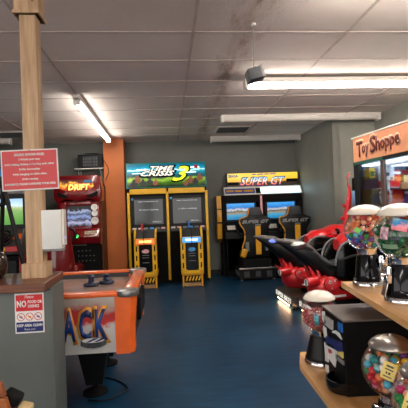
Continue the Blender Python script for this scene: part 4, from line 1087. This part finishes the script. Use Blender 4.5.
toybox('maroon carton on the prize bed near the left post of the crane machine', M_red, 0.19, -0.14, 0.901, 0.2, 0.14, 0.25, M_darkgrey, M_lblue)
toybox('navy blue carton on the lower shelf at the back of the crane machine', M_navy, 0.45, -0.15, 1.201, 0.14, 0.16, 0.15, M_purple, M_paper)
toybox('white carton standing on the prize bed below the claw in the crane machine', M_white, 0.2, -0.42, 0.901, 0.16, 0.14, 0.22, M_lblue, M_red)
toybox('orange carton standing on the prize bed nearest the front of the crane machine', M_orange, 0.24, -0.65, 0.901, 0.2, 0.2, 0.25, M_brightred, None)
q = MB(); q.mm(0.27, 0.56, -0.34, -0.31, 1.355, 1.42, 0.004); q.build('cardboard_banner', M_cardboard, t)
g = thing('plush_toy', 'purple plush toy on the prize bed of the crane machine', 'toy', RM @ Vector((0.25, -0.95, 0.902)), 0.117, 'prizes in the crane machine')
q = MB(); q.ball((0, 0, 0.12), 0.12, 3, (0.85, 0.95, 1.0)); q.ball((0, 0, 0.28), 0.09, 3); q.ball((-0.03, 0.07, 0.36), 0.035, 2); q.ball((-0.03, -0.07, 0.36), 0.035, 2); q.ball((-0.08, 0.08, 0.16), 0.05, 2); q.ball((-0.08, -0.08, 0.16), 0.05, 2); q.build('plush_body', M_purple, g, smooth=180)
q = MB(); q.ball((-0.082, 0.03, 0.3), 0.012, 2); q.ball((-0.082, -0.03, 0.3), 0.012, 2); q.build('eyes', M_black, g, smooth=180)

# ------------------------------------------------------------------ wooden shelf unit
M_shelf = wood('shelf_birch', (196, 140, 84), (226, 176, 116), 'Y', 0.45, 14, 0.1)
t = thing('wooden_shelf', 'light brown wooden two level stand holding the gumball machines', 'shelf', (0, 0, 0))
q = MB(); q.prism([(0.905, 2.165), (0.785, 1.25), (0.76, 0.85), (1.38, 0.85), (1.5, 2.165)], 0.79, 0.82, 'XY', 0.003); q.build('upper_shelf', M_shelf, t)
q = MB(); q.prism([(0.695, 2.25), (0.70, 2.29), (0.76, 2.47), (1.5, 2.47), (1.38, 0.85), (0.64, 0.85)], 0.325, 0.36, 'XY', 0.003); q.build('lower_shelf', M_shelf, t)
q = MB(); q.mm(1.36, 1.39, 0.9, 2.4, 0.0, 0.82, 0.002); q.build('back_panel', M_shelf, t)
for y in (1.9, 1.0):
    q = MB(); q.mm(0.72, 1.36, y - 0.02, y + 0.02, 0.0, 0.325, 0.003); q.build('support_panel', M_shelf, t)
q = MB(); q.mm(1.0, 1.03, 2.10, 2.14, 0.705, 0.79, 0.002) if False else q.mm(1.28, 1.36, 2.12, 2.16, 0.36, 0.79, 0.002); q.build('upright', M_shelf, t)
q = MB(); q.mm(1.3, 1.36, 0.86, 0.9, 0.36, 0.79, 0.002); q.build('upright', M_shelf, t)

# ------------------------------------------------------------------ gumball machines
def gumball_machine(label, loc, k, lid_m, mech_ang, knob=True, body_m=None):
    t = thing('gumball_machine', label, 'gumball machine', loc, 0, 'gumball machines')
    e = 0.02 * k if body_m else 0.0      # the black bodied kind flares out wider at the foot
    q = MB(); q.lathe([(0, 0), (0.076 * k + e, 0), (0.078 * k + e, 0.006 * k), (0.076 * k + e, 0.02 * k), (0.07 * k + e, 0.027 * k), (0, 0.027 * k)], 40); q.build('base_ring', M_chrome, t, smooth=35)
    q = MB(); q.lathe([(0.07 * k + e, 0.026 * k), (0.072 * k + e, 0.034 * k), (0.066 * k + e, 0.042 * k), (0.062 * k + e, 0.06 * k), (0.053 * k + e * 0.3, 0.155 * k), (0.05 * k, 0.16 * k), (0, 0.16 * k)], 40); q.build('body', body_m or M_darkchrome, t, smooth=35)
    q = MB(); q.lathe([(0, 0.158 * k), (0.046 * k, 0.158 * k), (0.048 * k, 0.163 * k), (0.048 * k, 0.18 * k), (0.054 * k, 0.19 * k), (0.05 * k, 0.19 * k), (0.044 * k, 0.182 * k), (0, 0.182 * k)], 40); q.build('collar', M_chrome, t, smooth=35)
    R, zc = 0.108 * k, 0.283 * k
    prof = []
    for j in range(21):
        a = -1.10 + (2.02) * j / 20
        prof.append((R * math.cos(a), zc + R * math.sin(a)))
    inner = [(r - 0.0025 * k, z) for r, z in prof[::-1]]
    q = MB(); q.lathe(prof, 48); q.build('globe', M_glass, t, smooth=180)
    zt = prof[-1][1]
    rl = (0.078 if lid_m is M_silver else 0.088) * k
    hl = 0.85 if lid_m is M_silver else 1.0
    q = MB(); q.lathe([(0, zt - 0.002), (rl, zt - 0.006 * k), (rl + 0.002, zt), (rl, zt + 0.005 * k), (rl * 0.9, zt + 0.018 * k * hl), (rl * 0.7, zt + 0.031 * k * hl), (rl * 0.4, zt + 0.041 * k * hl), (0, zt + 0.045 * k * hl)], 48); lid = q.build('lid', lid_m, t, smooth=35)
    if knob:
        q = MB(); q.lathe([(0.009 * k, zt + 0.036 * k), (0.009 * k, zt + 0.041 * k), (0.005 * k, zt + 0.043 * k), (0, zt + 0.0435 * k)], 20); q.build('lid_lock', M_silver, lid, smooth=40)
    if mech_ang is not None:
        M = Matrix.Rotation(mech_ang, 4, 'Z')
        q = MB(); q.box((0.066 * k, 0, 0.118 * k), (0.022 * k, 0.066 * k, 0.07 * k), 0.006 * k); q.xform(M); mc = q.build('coin_mechanism', M_chrome, t, smooth=40)
        q = MB(); q.cyl((0.074 * k, 0, 0.118 * k), (0.094 * k, 0, 0.118 * k), 0.013 * k); q.box((0.09 * k, 0, 0.118 * k), (0.012 * k, 0.016 * k, 0.062 * k), 0.004 * k, Matrix.Rotation(0.5, 4, 'X')); q.xform(M); q.build('turn_handle', M_chrome, mc, smooth=40)
        q = MB(); q.box((0.075 * k, 0, 0.06 * k), (0.006 * k, 0.04 * k, 0.062 * k), 0.002 * k, Matrix.Rotation(-0.28, 4, 'Y')); q.xform(M); q.build('chute_flap', M_silver, t, smooth=40)
    return t, R, zc

GUM_COL = {'red': (206, 40, 48), 'orange': (236, 120, 60), 'yellow': (240, 196, 40), 'green': (40, 150, 70), 'blue': (30, 100, 190), 'light blue': (90, 190, 220), 'pink': (236, 130, 160), 'hot pink': (222, 40, 120), 'white': (232, 226, 220), 'purple': (120, 60, 150), 'peach': (236, 170, 130), 'teal': (20, 130, 130), 'dark green': (14, 96, 48)}
GUM_MAT = {n: mat('gum_' + n.replace(' ', '_'), c, 0.28, var=0.05, vscale=60, coat=0.25) for n, c in GUM_COL.items()}
def pack(R, rb, zmax, n, seed, cut, kmin=0.0):
    """drop balls one by one to the lowest free place inside a sphere of radius R"""
    rng = np.random.default_rng(seed)
    P = np.zeros((0, 3))
    Rin = R - rb - 0.004
    z_floor = -R * 0.86 + rb
    for _ in range(n):
        c = rng.uniform(-Rin, Rin, (900, 3))
        c = c[(np.linalg.norm(c, axis=1) < Rin) & (c[:, 2] > z_floor) & (c[:, 2] < zmax)]
        if len(P):
            d = np.min(np.linalg.norm(c[:, None, :] - P[None, :, :], axis=2), axis=1)
            c = c[d > 2.0 * rb]
        if not len(c):
            continue
        P = np.vstack([P, c[np.argmin(c[:, 2])]])
    return P
def fill(base, R, zc, rb, zmax, n, seed, palette, where, kind='gumball'):
    cx, cy, cz = base
    P = pack(R, rb, zmax, n, seed, 0)
    rng = random.Random(seed)
    meshes = {}
    for p in P:
        wp = Vector((cx + p[0], cy + p[1], cz + zc + p[2]))
        toc = Vector((-cx, -cy, 0)).normalized()
        rad = Vector((p[0], p[1], 0))
        rn = np.linalg.norm(p)
        # keep the balls that lie against the glass on the sides one can see, or on top of the heap
        if not (rn > R - 3.4 * rb or p[2] > zmax - 2.2 * rb):
            continue
        if rad.dot(toc) < -0.35 * R and p[2] < zmax - 2 * rb:
            continue
        col = palette(p, rng)
        if (col) not in meshes:
            q = MB(); q.ball((0, 0, 0), rb, 3)
            o = q.build(kind, GUM_MAT[col], None, wp, 180)
            meshes[col] = o
        else:
            o = meshes[col].copy()
            COL.objects.link(o)
            o.location = wp
        tag(o, '%s ball in the globe %s' % (col, where), 'gumball', '%s balls in the globe %s' % (col, where))

MA = (0.985, 2.02, 0.821)
MBp = (0.945, 1.64, 0.821)
MC = (0.822, 2.275, 0.361)
MD = (0.785, 1.46, 0.361)
ME = (0.755, 1.2, 0.361)
t1, R1, z1 = gumball_machine('cream lidded gumball machine of mixed balls, left on the upper shelf', MA, 0.975, M_cream, -0.5, False)
t2, R2, z2 = gumball_machine('cream lidded gumball machine of green balls at the right edge of the upper shelf', MBp, 0.975, M_cream, PI - 0.1, False)
t3, R3, z3 = gumball_machine('cream lidded machine of pink candy behind the black token machine', MC, 0.965, M_cream, None, False, M_black)
t4, R4, z4 = gumball_machine('silver lidded gumball machine in front of the black token machine', MD, 0.955, M_silver, PI + 0.3, True)
t5, R5, z5 = gumball_machine('gumball machine cut off by the lower right corner of the photo', ME, 0.955, M_silver, PI + 0.3, True)

def pal_mixed(p, rng):
    if p[2] > 0.01:
        return rng.choice(['orange', 'peach', 'pink', 'white', 'orange', 'peach', 'peach', 'red'])
    if p[2] > -0.03:
        return rng.choice(['orange', 'pink', 'blue', 'green', 'white', 'peach', 'teal', 'light blue', 'red'])
    return rng.choice(['blue', 'yellow', 'teal', 'pink', 'red', 'green', 'white', 'purple', 'light blue'])
fill(MA, R1, z1, 0.0125, 0.068, 250, 11, pal_mixed, 'left on the upper shelf')
def pal_green(p, rng):
    return rng.choice(['dark green', 'dark green', 'dark green', 'dark green', 'green']) if False else 'dark green'
fill(MBp, R2, z2, 0.0135, 0.035, 130, 12, pal_green, 'at the right edge of the upper shelf')
fill(MD, R4, z4, 0.014, 0.045, 150, 13, lambda p, rng: rng.choice(['red', 'peach', 'pink', 'hot pink', 'orange', 'yellow', 'light blue', 'teal', 'red', 'green', 'white', 'purple', 'peach']), 'with the silver lid')
fill(ME, R5, z5, 0.0145, 0.03, 60, 14, lambda p, rng: rng.choice(['yellow', 'pink', 'green', 'white', 'peach', 'hot pink', 'red']), 'in the lower right corner')

# pink candy, too small to count
def candy():
    rng = random.Random(5)
    q = MB()
    P = pack(R3, 0.0088, 0.012, 420, 21, 0)
    for p in P:
        if np.linalg.norm(p) < R3 - 0.034 and p[2] < -0.012:
            continue
        q.ball((p[0], p[1], p[2]), 0.0098, 1, (rng.uniform(0.8, 1.15), rng.uniform(0.8, 1.15), rng.uniform(0.7, 1.1)))
    return q
o = candy().build('pink_candy', mat('pink_candy', (206, 108, 104), 0.45, var=0.3, vscale=80), None, (MC[0], MC[1], MC[2] + z3), 180)
tag(o, 'small pink candies filling the globe behind the black token machine', 'candy', kind='stuff')

def on_globe(base, R, zc, az, el, off=0.0):
    n = Vector((math.cos(el) * math.cos(az), math.cos(el) * math.sin(az), math.sin(el)))
    p = Vector((0, 0, zc)) + n * (R + off)
    x = Vector((0, 0, 1)).cross(n).normalized()
    y = n.cross(x)
    return Matrix(((x.x, y.x, n.x, p.x), (x.y, y.y, n.y, p.y), (x.z, y.z, n.z, p.z), (0, 0, 0, 1)))
def card(parent, R, zc, az, el, w, h, m, roll=0.0, name='price_card', marks=None):
    bm = bmesh.new()
    nx, ny = 8, 8
    M = on_globe(None, R, zc, az, el) @ Matrix.Rotation(roll, 4, 'Z')
    C0 = Vector((0, 0, zc))
    g = []
    for off in (0.0008, 0.0016):
        g.append([[bm.verts.new(C0 + (M @ Vector((w * (i / nx - .5), h * (j / ny - .5), 0)) - C0).normalized() * (R + off)) for j in range(ny + 1)] for i in range(nx + 1)])
    for L in g:
        for i in range(nx):
            for j in range(ny):
                bm.faces.new((L[i][j], L[i + 1][j], L[i + 1][j + 1], L[i][j + 1]))
    for i in range(nx):
        for j in (0, ny):
            bm.faces.new((g[0][i][j], g[0][i + 1][j], g[1][i + 1][j], g[1][i][j]))
    for j in range(ny):
        for i in (0, nx):
            bm.faces.new((g[0][i][j], g[0][i][j + 1], g[1][i][j + 1], g[1][i][j]))
    bmesh.ops.recalc_face_normals(bm, faces=bm.faces)
    q = MB(); q.bm.free(); q.bm = bm
    c = q.build(name, m, parent)
    if marks:
        q = MB()
        for x, y, ww, hh in marks:
            T = on_globe(None, R, zc, az, el, 0.0024) @ Matrix.Rotation(roll, 4, 'Z') @ Matrix.Translation((x * w, y * h, 0))
            q.box((0, 0, 0), (ww * w, hh * h, 0.0014), 0, None)
            bm2 = q.bm
            nv = bm2.verts[:][-8:] if False else None
            bm2.verts.ensure_lookup_table()
            for v in bm2.verts[-8:] if False else [bm2.verts[k] for k in range(len(bm2.verts) - 8, len(bm2.verts))]:
                v.co = T @ v.co
        q.build('printed_mark', M_darkgrey, c)
    return c
marks = [(0, 0.28, 0.5, 0.09), (0, 0.1, 0.6, 0.06), (-0.12, -0.1, 0.1, 0.12), (0.08, -0.1, 0.14, 0.12), (0, -0.3, 0.6, 0.05)]
card(t4, R4, z4, PI + 0.98, 0.22, 0.046, 0.06, M_card, -0.32, 'price_card', marks)
card(t5, R5, z5, PI + 0.55, 0.15, 0.046, 0.06, M_card, -0.3, 'price_card', marks)
card(t2, R2, z2, PI + 1.05, 0.42, 0.06, 0.05, art('display_card_print', [(0.0, (220, 90, 110)), (0.35, (230, 150, 160)), (0.5, (60, 130, 190)), (0.7, (90, 170, 210)), (1.0, (230, 200, 120))], 'Z', 0.29, 0.36, 0.0, 30, 0.9), -0.25, 'display_card')
card(t2, R2, z2, PI + 0.45, 0.1, 0.034, 0.05, mat('display_print_pink', (214, 150, 160), 0.5, var=0.4, vscale=60), -0.1, 'display_card')
card(t2, R2, z2, PI + 0.62, -0.42, 0.06, 0.02, mat('clear_label', (120, 150, 120), 0.4), 0.0, 'label_strip')
card(t1, R1, z1, PI + 0.75, 0.05, 0.03, 0.022, mat('label_lime', (120, 220, 90), 0.4), -0.5, 'small_sticker')
card(t3, R3, z3, PI + 1.05, -0.15, 0.024, 0.06, mat('label_multi', (70, 130, 140), 0.5, var=0.6, vscale=50), 0.0, 'label_strip')
card(t3, R3, z3, PI + 0.55, 0.48, 0.035, 0.01, M_paper, -0.4, 'small_sticker')

# ------------------------------------------------------------------ black token machine
t = thing('token_machine', 'black token dispensing box with stickers between the gumball machines on the lower shelf', 'vending machine', (0.793, 2.155, 0.361), math.atan2(0.02, 0.31) * -1)
W2, D2, H2 = 0.315, 0.46, 0.34
q = MB(); q.mm(0, D2, -W2, 0, 0, H2, 0.004); q.build('case', mat('token_black', (9, 9, 10), 0.65, var=0.1, spec=0.15), t)
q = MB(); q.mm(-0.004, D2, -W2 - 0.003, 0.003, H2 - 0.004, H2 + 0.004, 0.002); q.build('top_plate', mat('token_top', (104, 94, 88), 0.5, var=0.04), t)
def fz(px, py):
    """front face position from where the detail shows on the machine"""
    u = (px - 322.5) / 21.0
    yy = -W2 * min(max(u, 0), 1) * (1 + 0.09 * (1 - u)) if u < 1 else -W2
    ytop = 306 + 0.76 * (px - 322)
    dep = 2.155 - 0.315 * u
    return yy, H2 - (py - ytop) * dep / 420
def patch(name, m, pts, d=0.006, parent=None):
    q = MB(); q.prism([fz(*p) for p in pts], -d, 0.002, 'YZ', 0); return q.build(name, m, parent or t)
patch('handle_plate', M_paper, [(323.2, 312), (325.2, 312), (326, 321), (327.5, 325), (325.5, 325), (323.2, 320)])
patch('coin_slot_plate', mat('plate_steel', (186, 184, 180), 0.35), [(326.2, 316), (333.8, 321.5), (333.4, 331), (326.2, 325)], 0.012)
patch('coin_slot', M_black, [(327.2, 321), (327.9, 321.5), (327.9, 325), (327.2, 324.5)], 0.014)
patch('blue_sticker', M_blue, [(339, 322.5), (342.8, 325), (342.8, 333.8), (339, 331)])
patch('white_label', M_paper, [(323.8, 326.5), (326.2, 329), (326.8, 340), (324.2, 338)])
patch('white_arrow_label', M_paper, [(333, 332), (336, 331.5), (339.5, 334), (342, 341), (339.5, 338.5), (336.5, 335), (333.2, 334)])
patch('card_reader', M_navy, [(329, 337.5), (342, 343.5), (342, 353), (329, 346)], 0.02)
patch('card_slot', M_blackmatte, [(331, 344), (337, 347.5), (337, 350), (331, 346.5)], 0.022)
patch('white_label', M_paper, [(324, 343), (326.6, 345.5), (326.8, 358), (327.6, 364), (324.2, 362), (324.6, 357)])
patch('instruction_label', M_paper, [(327, 344), (336, 349.5), (336, 357), (334, 369), (327.2, 359)], 0.005)
patch('red_emblem', M_brightred, [(328.2, 350), (331.5, 351.5), (332, 355), (329, 354.5)], 0.007)
patch('yellow_label', M_card, [(337.5, 352.5), (342.3, 353.5), (342.3, 360), (337.5, 356)])
patch('barcode_label', M_grey, [(335.5, 356), (342.8, 362.5), (342.8, 367), (335.5, 360.5)])
patch('lower_label', M_paper, [(324.2, 366), (326.8, 367), (327, 375), (324.5, 373)])
q = MB(); q.lathe([(0, 0), (0.075, 0), (0.085, 0.02), (0.085, 0.055), (0.078, 0.055), (0.074, 0.02), (0, 0.012)], 36); q.xform(Matrix.Translation((0.02, -0.235, 0.004))); q.build('token_tray', M_blackgloss, t, smooth=40)

# ------------------------------------------------------------------ light, camera
w = bpy.data.worlds.new('World')
scene.world = w
w.use_nodes = True
w.node_tree.nodes['Background'].inputs[0].default_value = (1.0, 0.95, 0.90, 1)
w.node_tree.nodes['Background'].inputs[1].default_value = 0.85

f, psi, th, rho = 420.0, math.radians(5.07), math.radians(1.03), math.radians(2.2)
F = Vector((math.sin(psi) * math.cos(th), math.cos(psi) * math.cos(th), math.sin(th)))
R0 = Vector((math.cos(psi), -math.sin(psi), 0))
U0 = R0.cross(F)
R = math.cos(rho) * R0 - math.sin(rho) * U0
U = math.sin(rho) * R0 + math.cos(rho) * U0
cam = bpy.data.cameras.new('Camera')
cam.sensor_width = 36
cam.lens = 36 * f / 408
cam.clip_start = 0.05
co = bpy.data.objects.new('Camera', cam)
COL.objects.link(co)
co.matrix_world = Matrix(((R.x, U.x, -F.x, 0), (R.y, U.y, -F.y, 0), (R.z, U.z, -F.z, 1.22), (0, 0, 0, 1)))
scene.camera = co
vs = scene.view_settings
scene.display_settings.display_device = 'sRGB'
vs.view_transform = 'Standard'
vs.look = 'None'
vs.gamma = 1
vs.use_curve_mapping = False
vs.exposure = EXPOSURE
